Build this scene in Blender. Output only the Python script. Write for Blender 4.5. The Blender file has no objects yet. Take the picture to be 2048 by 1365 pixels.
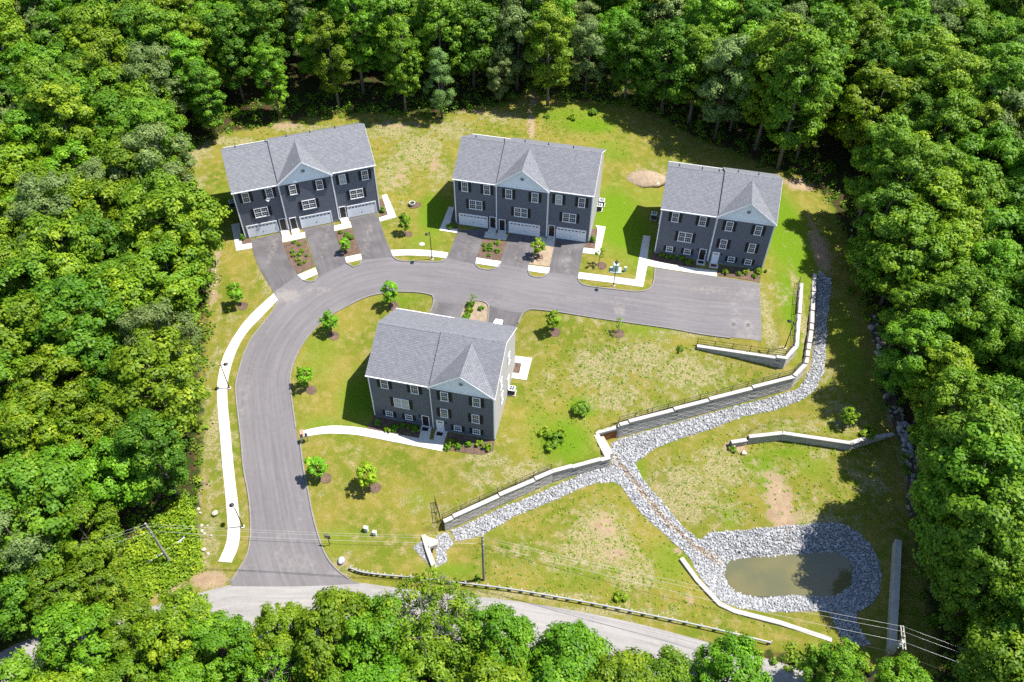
import bpy, math, random
import numpy as np
from mathutils import Vector, Matrix
from mathutils.geometry import delaunay_2d_cdt

SC = bpy.context.scene
COL = SC.collection
RAD = math.radians

# ------------------------------------------------------------------ camera, world, sun
F_PX, PITCH, ROLL, CAM_H = 1635.46, 0.81648628, 0.00860858, 78.81   # drone camera, 2048 px wide frame
cd = bpy.data.cameras.new("camera")
cam = bpy.data.objects.new("camera", cd); COL.objects.link(cam)
cd.sensor_fit = 'HORIZONTAL'; cd.sensor_width = 36.0; cd.lens = F_PX / 2048 * 36.0
cd.clip_start = 1.0; cd.clip_end = 3000.0
FW = np.array([0, math.cos(PITCH), -math.sin(PITCH)])
UP0 = np.array([0, math.sin(PITCH), math.cos(PITCH)])
RT0 = np.array([1.0, 0, 0])
RT = math.cos(ROLL) * RT0 + math.sin(ROLL) * UP0
UP = -math.sin(ROLL) * RT0 + math.cos(ROLL) * UP0
cam.matrix_world = Matrix(((RT[0], UP[0], -FW[0], 0), (RT[1], UP[1], -FW[1], 0), (RT[2], UP[2], -FW[2], CAM_H), (0, 0, 0, 1)))
SC.camera = cam

SUN_EL, SUN_AZ = RAD(63.7), RAD(7.0)          # azimuth counted from +x towards +y
SUN_STRENGTH, SKY_STRENGTH, EXPOSURE = 5.0, 0.115, 0.95
world = bpy.data.worlds.new("World"); SC.world = world; world.use_nodes = True
wn = world.node_tree.nodes; wl = world.node_tree.links; wn.clear()
sky = wn.new("ShaderNodeTexSky"); sky.sky_type = 'NISHITA'; sky.sun_disc = False; sky.ozone_density = 2.5; sky.dust_density = 0.5
sky.sun_elevation = SUN_EL; sky.sun_rotation = math.pi / 2 - SUN_AZ
bg = wn.new("ShaderNodeBackground"); bg.inputs[1].default_value = SKY_STRENGTH
wo = wn.new("ShaderNodeOutputWorld")
wl.new(sky.outputs[0], bg.inputs[0]); wl.new(bg.outputs[0], wo.inputs[0])
sl = bpy.data.lights.new("sun", 'SUN'); sl.energy = SUN_STRENGTH; sl.angle = RAD(0.5); sl.color = (1.0, 0.955, 0.88)
sun = bpy.data.objects.new("sun", sl); COL.objects.link(sun)
sdir = Vector((math.cos(SUN_EL) * math.cos(SUN_AZ), math.cos(SUN_EL) * math.sin(SUN_AZ), math.sin(SUN_EL)))
sun.rotation_euler = sdir.to_track_quat('Z', 'Y').to_euler(); sun.location = (60, 60, 120)
vs = SC.view_settings
vs.view_transform = 'Standard'; vs.look = 'None'; vs.gamma = 1.0; vs.use_curve_mapping = False; vs.exposure = EXPOSURE
SC.render.engine = 'CYCLES'
SC.cycles.max_bounces = 6; SC.cycles.transparent_max_bounces = 4; SC.cycles.diffuse_bounces = 3
SC.cycles.use_denoising = False

# ------------------------------------------------------------------ helpers: materials
def mat(name, base=(0.5, 0.5, 0.5), rough=0.8, spec=0.3, var=None, scale=3.0, bump=0.0, bscale=None, metal=0.0, detail=6.0,
        var2=None, scale2=0.4, coord='Object', island=0.0):
    m = bpy.data.materials.new(name); m.use_nodes = True
    nt = m.node_tree; n = nt.nodes; l = nt.links
    b = n["Principled BSDF"]
    b.inputs["Roughness"].default_value = rough; b.inputs["Specular IOR Level"].default_value = spec; b.inputs["Metallic"].default_value = metal
    b.inputs["Base Color"].default_value = (*base, 1)
    tc = n.new("ShaderNodeTexCoord"); src = tc.outputs[coord]
    out = None
    def mixc(a, bcol, fac):
        mx = n.new("ShaderNodeMix"); mx.data_type = 'RGBA'
        if isinstance(a, tuple): mx.inputs[6].default_value = (*a, 1)
        else: l.new(a, mx.inputs[6])
        if isinstance(bcol, tuple): mx.inputs[7].default_value = (*bcol, 1)
        else: l.new(bcol, mx.inputs[7])
        l.new(fac, mx.inputs[0]); return mx.outputs[2]
    def noise(s, d=6.0, lo=0.35, hi=0.65):
        t = n.new("ShaderNodeTexNoise"); t.inputs["Scale"].default_value = s; t.inputs["Detail"].default_value = d; l.new(src, t.inputs["Vector"])
        r = n.new("ShaderNodeMapRange"); r.inputs[1].default_value = lo; r.inputs[2].default_value = hi; l.new(t.outputs[0], r.inputs[0])
        return r.outputs[0]
    if var: out = mixc(base, var, noise(scale, detail))
    if var2: out = mixc(out if out is not None else base, var2, noise(scale2, 4.0, 0.45, 0.75))
    if island:
        g = n.new("ShaderNodeNewGeometry")
        hv = n.new("ShaderNodeHueSaturation"); r = n.new("ShaderNodeMapRange")
        oi = n.new("ShaderNodeObjectInfo"); ad = n.new("ShaderNodeMath"); ad.operation = 'ADD'; fr = n.new("ShaderNodeMath"); fr.operation = 'FRACT'
        l.new(g.outputs["Random Per Island"], ad.inputs[0]); l.new(oi.outputs["Random"], ad.inputs[1]); l.new(ad.outputs[0], fr.inputs[0])
        r.inputs[3].default_value = 1 - island; r.inputs[4].default_value = 1 + island; l.new(fr.outputs[0], r.inputs[0]); l.new(r.outputs[0], hv.inputs["Value"])
        if out is not None: l.new(out, hv.inputs["Color"])
        else: hv.inputs["Color"].default_value = (*base, 1)
        out = hv.outputs[0]
    if out is not None: l.new(out, b.inputs["Base Color"])
    if bump:
        t = n.new("ShaderNodeTexNoise"); t.inputs["Scale"].default_value = bscale or scale * 3; t.inputs["Detail"].default_value = 5; l.new(src, t.inputs["Vector"])
        bm = n.new("ShaderNodeBump"); bm.inputs["Strength"].default_value = bump; bm.inputs["Distance"].default_value = 0.05
        l.new(t.outputs[0], bm.inputs["Height"]); l.new(bm.outputs[0], b.inputs["Normal"])
    return m

def leaf_mat(name, c1, c2, c3):
    """leaves: colour of the tree (object colour) times a tone per clump and per leaf; some light passes through"""
    m = bpy.data.materials.new(name); m.use_nodes = True
    nt = m.node_tree; n = nt.nodes; l = nt.links; b = n["Principled BSDF"]; o = n["Material Output"]
    at = n.new("ShaderNodeAttribute"); at.attribute_name = "tone"
    g = n.new("ShaderNodeNewGeometry")
    ad = n.new("ShaderNodeMath"); ad.operation = 'MULTIPLY_ADD'; ad.inputs[1].default_value = 0.45
    l.new(g.outputs["Random Per Island"], ad.inputs[0]); l.new(at.outputs["Fac"], ad.inputs[2])
    cr = n.new("ShaderNodeValToRGB"); e = cr.color_ramp.elements
    e[0].position = 0.1; e[0].color = (*c1, 1); e[1].position = 1.2; e[1].color = (*c3, 1)
    x = e.new(0.65); x.color = (*c2, 1); e[2].position = 1.0
    l.new(ad.outputs[0], cr.inputs[0])
    oi = n.new("ShaderNodeObjectInfo")
    mx = n.new("ShaderNodeMix"); mx.data_type = 'RGBA'; mx.blend_type = 'MULTIPLY'; mx.inputs[0].default_value = 1.0
    l.new(cr.outputs[0], mx.inputs[6]); l.new(oi.outputs["Color"], mx.inputs[7])
    l.new(mx.outputs[2], b.inputs["Base Color"]); b.inputs["Roughness"].default_value = 0.5; b.inputs["Specular IOR Level"].default_value = 0.25
    tr = n.new("ShaderNodeBsdfTranslucent"); l.new(mx.outputs[2], tr.inputs[0])
    ms = n.new("ShaderNodeMixShader"); ms.inputs[0].default_value = 0.38
    l.new(b.outputs[0], ms.inputs[1]); l.new(tr.outputs[0], ms.inputs[2]); l.new(ms.outputs[0], o.inputs[0])
    return m

M = {}
M['asphalt'] = mat('asphalt', (0.150, 0.139, 0.144), 0.9, 0.2, (0.138, 0.128, 0.132), 1.6, 0.15, 30, var2=(0.168, 0.156, 0.159), scale2=0.09)
M['drive'] = mat('driveway_asphalt', (0.105, 0.097, 0.100), 0.9, 0.2, (0.092, 0.085, 0.088), 1.4, 0.15, 30, var2=(0.150, 0.140, 0.142), scale2=0.35)
M['oldroad'] = mat('old_asphalt', (0.265, 0.25, 0.242), 0.92, 0.2, (0.240, 0.227, 0.220), 2.2, 0.15, 25, var2=(0.285, 0.27, 0.26), scale2=0.1)
M['kerb'] = mat('kerb_asphalt', (0.23, 0.215, 0.205), 0.9, 0.2, (0.18, 0.17, 0.16), 2.5)
M['concrete'] = mat('white_concrete', (0.58, 0.55, 0.505), 0.85, 0.2, (0.50, 0.475, 0.435), 2.0)
M['conc_wall'] = mat('cast_concrete', (0.46, 0.43, 0.385), 0.9, 0.2, (0.40, 0.375, 0.33), 1.5, var2=(0.36, 0.31, 0.25), scale2=0.9)
M['block'] = mat('wall_block', (0.42, 0.40, 0.375), 0.92, 0.15, (0.35, 0.335, 0.315), 2.2, 0.3, 9, var2=(0.42, 0.35, 0.28), scale2=0.6, island=0.10)
M['cap'] = mat('cap_block', (0.44, 0.415, 0.38), 0.9, 0.2, (0.38, 0.355, 0.33), 2.5, 0.2, 10, island=0.07)
M['mulch'] = mat('mulch', (0.140, 0.094, 0.070), 0.95, 0.1, (0.085, 0.056, 0.043), 4.0, 0.8, 14, var2=(0.16, 0.11, 0.075), scale2=1.2)
M['soil'] = mat('pale_soil', (0.33, 0.255, 0.18), 0.95, 0.1, (0.25, 0.19, 0.13), 2.0, 0.6, 9)
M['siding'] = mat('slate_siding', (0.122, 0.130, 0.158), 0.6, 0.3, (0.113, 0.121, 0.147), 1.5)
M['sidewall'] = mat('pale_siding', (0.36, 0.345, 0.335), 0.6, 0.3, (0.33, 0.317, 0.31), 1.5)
M['white'] = mat('white_vinyl', (0.80, 0.80, 0.81), 0.5, 0.3, (0.76, 0.76, 0.775), 2.0)
M['gable'] = mat('gable_siding', (0.80, 0.82, 0.84), 0.55, 0.3, (0.77, 0.79, 0.81), 1.5)
M['shutter'] = mat('black_shutter', (0.010, 0.011, 0.014), 0.5, 0.3)
M['black'] = mat('black_metal', (0.012, 0.012, 0.013), 0.45, 0.5)
M['rail'] = mat('dark_rail', (0.035, 0.033, 0.03), 0.5, 0.4)
M['door'] = mat('dark_door', (0.016, 0.010, 0.010), 0.45, 0.4)
M['glass'] = mat('window_glass', (0.018, 0.024, 0.028), 0.06, 0.5, (0.05, 0.062, 0.066), 0.7)
M['blind'] = mat('window_blind', (0.34, 0.36, 0.33), 0.25, 0.5, (0.28, 0.30, 0.28), 1.5)
M['found'] = mat('foundation_concrete', (0.25, 0.245, 0.24), 0.9, 0.2, (0.2, 0.197, 0.193), 2.0)
M['galv'] = mat('galvanised_steel', (0.55, 0.56, 0.56), 0.45, 0.5, (0.42, 0.43, 0.44), 2.0, metal=0.3)
M['wood'] = mat('pole_wood', (0.34, 0.31, 0.27), 0.9, 0.1, (0.22, 0.195, 0.165), 2.0, 0.3, 8)
M['bark'] = mat('bark', (0.135, 0.115, 0.095), 0.95, 0.1, (0.075, 0.063, 0.052), 3.0, 0.6, 8)
M['paleb'] = mat('pale_bark', (0.21, 0.19, 0.16), 0.95, 0.1, (0.12, 0.105, 0.09), 3.0, 0.5, 8)
M['stone'] = mat('riprap_stone', (0.36, 0.365, 0.375), 0.9, 0.2, (0.28, 0.285, 0.295), 2.5, 0.5, 8, island=0.25)
M['brownstone'] = mat('creek_stone', (0.36, 0.315, 0.265), 0.9, 0.2, (0.24, 0.205, 0.175), 2.5, 0.5, 8, island=0.35)
M['bed'] = mat('stone_bed', (0.22, 0.215, 0.215), 0.95, 0.1, (0.11, 0.108, 0.11), 5.0, 0.8, 12, var2=(0.2, 0.15, 0.1), scale2=0.5)
M['acgrey'] = mat('ac_case', (0.045, 0.047, 0.05), 0.5, 0.4)
M['carwhite'] = mat('white_car_paint', (0.75, 0.75, 0.75), 0.25, 0.5)
M['carglass'] = mat('car_glass', (0.012, 0.014, 0.016), 0.05, 0.6)
M['rubber'] = mat('rubber', (0.015, 0.015, 0.015), 0.8, 0.2)
M['lamp_red'] = mat('red_lens', (0.35, 0.012, 0.01), 0.3, 0.5)
M['greenbox'] = mat('pale_green_enamel', (0.36, 0.47, 0.42), 0.5, 0.4, (0.32, 0.42, 0.38), 2)
M['whitebox'] = mat('white_enamel', (0.62, 0.66, 0.64), 0.5, 0.4, (0.54, 0.58, 0.56), 3)
M['signred'] = mat('sign_red', (0.11, 0.018, 0.016), 0.5, 0.3)
M['paver'] = mat('red_paver', (0.42, 0.24, 0.18), 0.9, 0.1, (0.36, 0.2, 0.15), 4)
M['paleboulder'] = mat('pale_boulder', (0.46, 0.50, 0.54), 0.9, 0.2, (0.28, 0.31, 0.35), 2.5, 0.6, 5)
M['creamstone'] = mat('cream_boulder', (0.52, 0.47, 0.39), 0.9, 0.2, (0.38, 0.33, 0.27), 2.5, 0.6, 5)
M['wire'] = mat('bare_wire', (0.55, 0.55, 0.52), 0.4, 0.5, metal=0.2)
M['cable'] = mat('black_cable', (0.02, 0.02, 0.02), 0.5, 0.4)
M['rust'] = mat('rusty_block', (0.25, 0.10, 0.04), 0.95, 0.1, (0.17, 0.08, 0.04), 2.0, 0.5, 9)
LC = [(0.074, 0.158, 0.008), (0.142, 0.270, 0.012), (0.275, 0.400, 0.024)]
M['leaf'] = leaf_mat('broad_leaves', *LC)
M['leafpale'] = leaf_mat('grey_leaves', (0.110, 0.175, 0.040), (0.180, 0.260, 0.068), (0.29, 0.365, 0.120))

def roof_mat():
    m = bpy.data.materials.new('asphalt_shingles'); m.use_nodes = True
    nt = m.node_tree; n = nt.nodes; l = nt.links; b = n["Principled BSDF"]
    tc = n.new("ShaderNodeTexCoord"); mp = n.new("ShaderNodeMapping"); l.new(tc.outputs["UV"], mp.inputs[0])
    br = n.new("ShaderNodeTexBrick"); l.new(mp.outputs[0], br.inputs["Vector"])
    br.inputs["Scale"].default_value = 1.0; br.inputs["Brick Width"].default_value = 0.42; br.inputs["Row Height"].default_value = 0.21
    br.inputs["Mortar Size"].default_value = 0.022; br.inputs["Bias"].default_value = 0.0
    br.inputs["Color1"].default_value = (0.200, 0.203, 0.217, 1); br.inputs["Color2"].default_value = (0.158, 0.161, 0.173, 1); br.inputs["Mortar"].default_value = (0.100, 0.102, 0.112, 1)
    ns = n.new("ShaderNodeTexNoise"); ns.inputs["Scale"].default_value = 2.2; ns.inputs["Detail"].default_value = 8; l.new(tc.outputs["Object"], ns.inputs["Vector"])
    mx = n.new("ShaderNodeMix"); mx.data_type = 'RGBA'; mx.blend_type = 'MULTIPLY'; mx.inputs[0].default_value = 0.3
    l.new(br.outputs[0], mx.inputs[6]); rr = n.new("ShaderNodeMapRange"); rr.inputs[1].default_value = 0.3; rr.inputs[2].default_value = 0.7; rr.inputs[3].default_value = 0.75; rr.inputs[4].default_value = 1.3
    l.new(ns.outputs[0], rr.inputs[0]); l.new(rr.outputs[0], mx.inputs[7]); l.new(mx.outputs[2], b.inputs["Base Color"])
    b.inputs["Roughness"].default_value = 0.9; b.inputs["Specular IOR Level"].default_value = 0.2
    bm = n.new("ShaderNodeBump"); bm.inputs["Strength"].default_value = 0.6; bm.inputs["Distance"].default_value = 0.03
    l.new(br.outputs["Fac"], bm.inputs["Height"]); bm.invert = True; l.new(bm.outputs[0], b.inputs["Normal"])
    return m
M['roof'] = roof_mat()

# ------------------------------------------------------------------ helpers: mesh building and objects
class MB:
    def __init__(s): s.v = []; s.f = []; s.m = []; s.uv = None
    def add(s, vs, fs, mi=0):
        o = len(s.v); s.v += [tuple(p) for p in vs]
        s.f += [tuple(i + o for i in f) for f in fs]; s.m += [mi] * len(fs)
    def box(s, x0, x1, y0, y1, z0, z1, mi=0):
        s.add([(x0, y0, z0), (x1, y0, z0), (x1, y1, z0), (x0, y1, z0), (x0, y0, z1), (x1, y0, z1), (x1, y1, z1), (x0, y1, z1)],
              [(0, 3, 2, 1), (4, 5, 6, 7), (0, 1, 5, 4), (1, 2, 6, 5), (2, 3, 7, 6), (3, 0, 4, 7)], mi)
    def bbox(s, x0, x1, y0, y1, z0, z1, b=0.04, mi=0):
        """box with chamfered vertical edges and top rim"""
        def ring(i, z): return [(x0 + b + i, y0 + i, z), (x1 - b - i, y0 + i, z), (x1 - i, y0 + b + i, z), (x1 - i, y1 - b - i, z), (x1 - b - i, y1 - i, z), (x0 + b + i, y1 - i, z), (x0 + i, y1 - b - i, z), (x0 + i, y0 + b + i, z)]
        s.loft([ring(0, z0), ring(0, z1 - b), ring(b * 0.7, z1)], mi)
    def loft(s, rings, mi=0, cap=True):
        n = len(rings[0]); vs = [p for r in rings for p in r]; fs = []
        for k in range(len(rings) - 1):
            for i in range(n): fs.append((k * n + i, k * n + (i + 1) % n, (k + 1) * n + (i + 1) % n, (k + 1) * n + i))
        if cap: fs.append(tuple(range(n - 1, -1, -1))); fs.append(tuple((len(rings) - 1) * n + i for i in range(n)))
        s.add(vs, fs, mi)
    def tube(s, pts, rads, n=6, mi=0):
        rings = []; pts = [Vector(p) for p in pts]
        for i, p in enumerate(pts):
            d = (pts[min(i + 1, len(pts) - 1)] - pts[max(i - 1, 0)]).normalized()
            a = d.cross(Vector((0, 0, 1)) if abs(d.z) < 0.9 else Vector((1, 0, 0))).normalized(); c = d.cross(a)
            r = rads[i] if hasattr(rads, '__len__') else rads
            rings.append([tuple(p + a * (r * math.cos(2 * math.pi * k / n)) + c * (r * math.sin(2 * math.pi * k / n))) for k in range(n)])
        s.loft(rings, mi)
    def bar(s, a, b, w, h, mi=0):
        """square bar from a to b, w wide, h high"""
        a = Vector(a); b = Vector(b); d = (b - a).normalized()
        x = d.cross(Vector((0, 0, 1))); x = x.normalized() if x.length > 1e-4 else Vector((1, 0, 0)); y = x.cross(d)
        r = [(-w / 2, -h / 2), (w / 2, -h / 2), (w / 2, h / 2), (-w / 2, h / 2)]
        s.loft([[tuple(p + x * i + y * j) for i, j in r] for p in (a, b)], mi)
    def mesh(s, name, mats, smooth=False):
        me = bpy.data.meshes.new(name); me.from_pydata(s.v, [], s.f)
        for m in (mats if isinstance(mats, (list, tuple)) else [mats]): me.materials.append(m)
        if max(s.m, default=0): me.polygons.foreach_set("material_index", s.m)
        if smooth: me.polygons.foreach_set("use_smooth", [True] * len(me.polygons))
        me.update(); return me
    def obj(s, name, mats, parent=None, smooth=False, loc=None):
        return link(name, s.mesh(name, mats, smooth), parent, loc)

def link(name, me, parent=None, loc=None, rz=0, scale=None):
    o = bpy.data.objects.new(name, me); COL.objects.link(o)
    if parent: o.parent = parent
    if loc is not None: o.location = loc
    if rz: o.rotation_euler = (0, 0, rz)
    if scale is not None: o.scale = scale if hasattr(scale, '__len__') else (scale,) * 3
    return o
def tag(o, label=None, cat=None, group=None, kind=None):
    if label: o['label'] = label
    if cat: o['category'] = cat
    if group: o['group'] = group
    if kind: o['kind'] = kind
    return o
def thing(name, label, cat, loc=(0, 0, 0), rz=0, group=None):
    o = link(name, None, None, loc, rz); return tag(o, label, cat, group, 'thing')
def copy_tree(o, parent=None):
    c = o.copy(); COL.objects.link(c); c.parent = parent
    for ch in list(o.children): copy_tree(ch, c)
    return c

# ------------------------------------------------------------------ helpers: photograph measurements to the ground
def ray(u, v):
    u = np.asarray(u, float)[..., None]; v = np.asarray(v, float)[..., None]
    return FW + RT * ((u - 1024) / F_PX) - UP * ((v - 682.5) / F_PX)
def at(u, v, z):
    d = ray(u, v); t = (np.asarray(z, float) - CAM_H) / d[..., 2]
    return np.stack([t * d[..., 0], t * d[..., 1], CAM_H + t * d[..., 2]], -1)

class TPS:
    def __init__(s, pts, lam=0.4):
        a = np.array(pts, float); P = at(a[:, 0], a[:, 1], a[:, 2]); s.xy = P[:, :2] / 50.0; z = a[:, 2]; n = len(a)
        K = s.k(s.xy) + lam * 1e-3 * np.eye(n); Q = np.c_[np.ones(n), s.xy]
        A = np.zeros((n + 3, n + 3)); A[:n, :n] = K; A[:n, n:] = Q; A[n:, :n] = Q.T
        s.w = np.linalg.solve(A, np.r_[z, 0, 0, 0])
    def k(s, q):
        d2 = ((q[:, None, :] - s.xy[None]) ** 2).sum(-1); return 0.5 * d2 * np.log(d2 + 1e-12)
    def __call__(s, xy):
        out = np.empty(len(xy))
        for i in range(0, len(xy), 20000):
            q = xy[i:i + 20000] / 50.0; out[i:i + 20000] = s.k(q) @ s.w[:-3] + np.c_[np.ones(len(q)), q] @ s.w[-3:]
        return out

def seg_dist(xy, poly, closed=True):
    """distance to a polyline and the index of the nearest segment"""
    P = np.array(poly, float)[:, :2]; n = len(P); best = np.full(len(xy), 1e9); idx = np.zeros(len(xy), int)
    for i in range(n if closed else n - 1):
        a = P[i]; b = P[(i + 1) % n]; ab = b - a; L = ab @ ab + 1e-12
        t = np.clip(((xy - a) @ ab) / L, 0, 1); d = np.hypot(*(xy - a - t[:, None] * ab).T)
        k = d < best; best[k] = d[k]; idx[k] = i
    return best, idx
def inside(xy, poly):
    P = np.array(poly, float)[:, :2]; n = len(P); r = np.zeros(len(xy), bool); x, y = xy[:, 0], xy[:, 1]
    for i in range(n):
        x1, y1 = P[i]; x2, y2 = P[(i + 1) % n]
        if y1 == y2: continue
        r ^= ((y1 > y) != (y2 > y)) & (x < (x2 - x1) * (y - y1) / (y2 - y1) + x1)
    return r

# ------------------------------------------------------------------ retaining walls: top front edge (pixel, height of the cap)
WALL_A = [(1394, 694, -2.75), (1573, 719, -2.6), (1597, 694, -2.6), (1607, 566, -2.2)]
WALL_B = [(1192, 869, -6.4), (1235, 857, -6.3), (1241, 851, -5.6), (1592, 754, -4.7), (1616, 728, -4.5), (1627, 660, -3.6), (1633, 548, -2.5)]
WALL_C = [(848, 1070, -8.35), (866, 1061, -7.9), (889, 1045.5, -7.1), (1000, 993, -6.8), (1107, 945, -6.5), (1222, 917, -6.9)]
WALL_D = [(1464, 888, -7.3), (1496, 882, -7.2), (1499, 877, -6.8), (1566, 868.6, -6.7), (1703, 889, -6.7), (1733, 880, -6.8), (1789, 870.5, -7.6)]
def wpts(w): return [tuple(at(u, v, z)) for u, v, z in w]
WA, WB, WC, WD = map(wpts, (WALL_A, WALL_B, WALL_C, WALL_D))

# ------------------------------------------------------------------ ground heights
SHARED = [(1640, 530, -2.6), (1700, 515, -3.0), (1780, 500, -3.1), (1900, 490, -3.0), (2048, 480, -3.0), (850, 1100, -8.6), (858, 1145, -8.7),
          (960, 1165, -8.9), (1100, 1190, -9.1), (1250, 1225, -9.4), (1400, 1255, -9.6), (1550, 1290, -9.8), (1700, 1325, -10.0), (1850, 1340, -10.1),
          (2040, 1365, -10.2), (2300, 500, -3.0), (2300, 1400, -10.0)]
HI = SHARED + [(900, 540, -.55), (985, 545, -.75), (1085, 555, -.95), (1170, 560, -1.15), (880, 565, -.95), (1000, 590, -1.25), (1120, 610, -1.5), (1250, 620, -1.75),
     (1400, 610, -1.85), (1500, 600, -1.85), (1500, 670, -2.3), (1350, 650, -2.1), (780, 540, -.5), (710, 545, -.55), (640, 575, -.8), (590, 600, -1.1), (555, 600, -1.0),
     (600, 660, -1.9), (550, 690, -2.3), (520, 760, -3.1), (520, 850, -4.3), (545, 950, -5.6), (570, 1050, -6.9), (580, 1150, -8.0),
     (490, 478, .08), (760, 418, .1), (580, 465, .08), (677, 446, .1), (440, 330, .2), (560, 275, .3), (735, 262, .3),
     (910, 448, -.06), (1000, 461, -.06), (1090, 475, -.06), (1178, 485, -.06), (860, 420, -.1), (925, 300, .1), (1215, 330, -.2), (1060, 290, .1),
     (1310, 505, -1.56), (1414, 527, -1.56), (1520, 540, -1.56), (1340, 360, -1.3), (1575, 395, -1.6), (1250, 450, -.9),
     (751, 832, -5.5), (869, 862, -5.5), (990, 883, -5.5), (1030, 716, -3.7), (930, 655, -3.3), (910, 640, -2.9), (1000, 645, -3.1), (870, 635, -2.7),
     (700, 620, -2.2), (620, 740, -3.4), (660, 820, -4.6), (640, 900, -5.2), (700, 1000, -6.6), (650, 1080, -7.5), (760, 1050, -7.5), (830, 1070, -8.0), (860, 1000, -7.2),
     (700, 1130, -8.2), (840, 930, -6.2), (1040, 880, -5.6), (1030, 780, -4.7), (1100, 700, -3.4), (1100, 800, -4.9), (1150, 880, -5.9), (1080, 930, -6.4), (1000, 970, -6.8),
     (1200, 820, -5.3), (1200, 720, -3.6), (1300, 700, -3.0), (1350, 790, -5.0), (1450, 755, -4.8), (1500, 740, -4.6), (1560, 752, -4.9), (1400, 715, -3.7), (1190, 900, -6.7), (1300, 660, -2.3),
     (1600, 725, -4.9), (1612, 690, -4.6), (1618, 640, -3.9), (1622, 590, -3.1), (1430, 680, -2.8), (900, 1030, -7.4), (1000, 990, -7.1),
     (430, 880, -4.4), (440, 1000, -6.2), (420, 1100, -7.4), (400, 700, -2.2), (450, 600, -1.0), (400, 420, .2), (330, 1160, -8.0),
     (0, 900, -3), (0, 600, 0), (200, 700, -1), (100, 1100, -6), (0, 300, 2), (200, 300, 1.5), (400, 200, 1.5), (700, 150, 1.5), (1000, 150, 1), (1300, 150, 0),
     (1000, 0, 3), (300, 0, 4), (1700, 0, 0), (2000, 0, 0), (1500, 250, -1), (1650, 380, -2), (1900, 300, -2),
     (620, 1200, -8.4), (500, 1220, -8.3), (350, 1230, -8.1), (100, 1290, -7.6), (800, 1190, -8.6), (1000, 1210, -8.9), (1300, 1270, -9.4), (1600, 1340, -9.9),
     (700, 1350, -8.7), (1100, 1365, -9.3), (0, 1365, -7.4), (1000, 1600, -9.5), (200, 1600, -8), (1700, 1600, -10.4)]
POND_PX = [(1452, 1119), (1490, 1114), (1530, 1111.6), (1604, 1106), (1655, 1102), (1685, 1104), (1704, 1119), (1708, 1152), (1704, 1174.5), (1685, 1189), (1667, 1196.7), (1567, 1194.8),
           (1493, 1193), (1467, 1185.6), (1452, 1172.6), (1443, 1156), (1445, 1133.8)]
WATER_Z = -10.95
LO = SHARED + [(1225, 890, -8.5), (1400, 834, -8.0), (1580, 787, -7.4), (1632, 705, -6.6), (1640, 555, -3.2), (1645, 620, -4.9), (1660, 600, -4.7), (1654, 700, -6.3), (1610, 800, -7.3),
     (1450, 853, -8.0), (1290, 907, -8.6), (1255, 950, -9.1), (1320, 1040, -9.7), (1390, 1100, -10.3), (1200, 937, -8.8), (1070, 993, -9.0), (990, 1027, -9.1), (905, 1067, -9.3),
     (870, 1110, -9.2), (1100, 1060, -9.0), (1210, 1010, -8.9), (1230, 1080, -9.2), (1300, 1140, -9.5), (1150, 1130, -9.2), (1000, 1120, -9.0), (1030, 1080, -9.0),
     (1530, 1056, -9.6), (1650, 1045, -9.6), (1742, 1089, -9.6), (1764, 1150, -9.7), (1640, 1228, -9.8), (1480, 1219, -9.9), (1400, 1165, -9.9), (1425, 1064, -9.8),
     (1350, 960, -8.6), (1500, 950, -8.5), (1650, 960, -8.5), (1780, 940, -8.5), (1500, 1020, -9.2), (1650, 1010, -9.2), (1780, 1040, -9.2), (1400, 900, -8.3),
     (1480, 906, -8.3), (1560, 898, -8.3), (1690, 918, -8.3), (1760, 889, -8.2), (1700, 600, -4.5), (1700, 700, -5.8), (1740, 800, -6.8), (1810, 890, -8.0), (1800, 700, -5.8),
     (1850, 1000, -8.6), (1850, 1200, -9.6), (1800, 1280, -9.9), (2000, 1000, -7), (2000, 700, -4.5), (2000, 1200, -9), (1690, 1290, -10.3)]
LO += [(u, v, WATER_Z + .02) for u, v in POND_PX] + [(1500, 1155, -12), (1580, 1150, -12), (1650, 1150, -12)]
FDP = [(1464, 880, -7.9), (1499, 868, -7.2), (1540, 850, -7.0), (1600, 850, -6.9), (1690, 875, -6.9), (1750, 855, -6.9), (1650, 810, -6.6), (1550, 835, -7.4), (1700, 785, -6.1),
       (1480, 878, -7.6), (1780, 866, -7.7), (1480, 850, -8.0), (1620, 805, -7.2), (1730, 800, -6.7)]
F_HI, F_LO, F_D = TPS(HI), TPS(LO), TPS(FDP, 3.0)
def P2(u, v, z): return tuple(at(u, v, z)[:2])
jog = [tuple(at(1197, 872, -6.6)), tuple(at(1214, 911, -7.0))]
# the low ground below the walls: polygon whose wall sides are sharp and whose other sides melt away
LO_POLY = [WC[0][:2], WC[2][:2], WC[3][:2], WC[4][:2], WC[5][:2], jog[1][:2], jog[0][:2]] + [p[:2] for p in WB[1:]]
LO_SHARP = len(LO_POLY) - 1
LO_POLY += [P2(1700, 510, -3), P2(1800, 498, -3), P2(2300, 480, -3), P2(2300, 1400, -10), P2(1700, 1325, -10), P2(1250, 1225, -9.4), P2(960, 1165, -8.9), P2(858, 1145, -8.7)]
D_POLY = [p[:2] for p in WD]; D_SHARP = len(D_POLY) - 1
D_POLY += [P2(1800, 820, -7.2), P2(1690, 760, -6.2), P2(1560, 800, -7.4), P2(1480, 845, -8.0)]
A_POLY = [p[:2] for p in WA]; A_SHARP = len(A_POLY) - 1
A_POLY += [P2(1590, 545, -2.1), P2(1530, 560, -1.9), P2(1525, 690, -2.4), P2(1400, 672, -2.4)]
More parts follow.
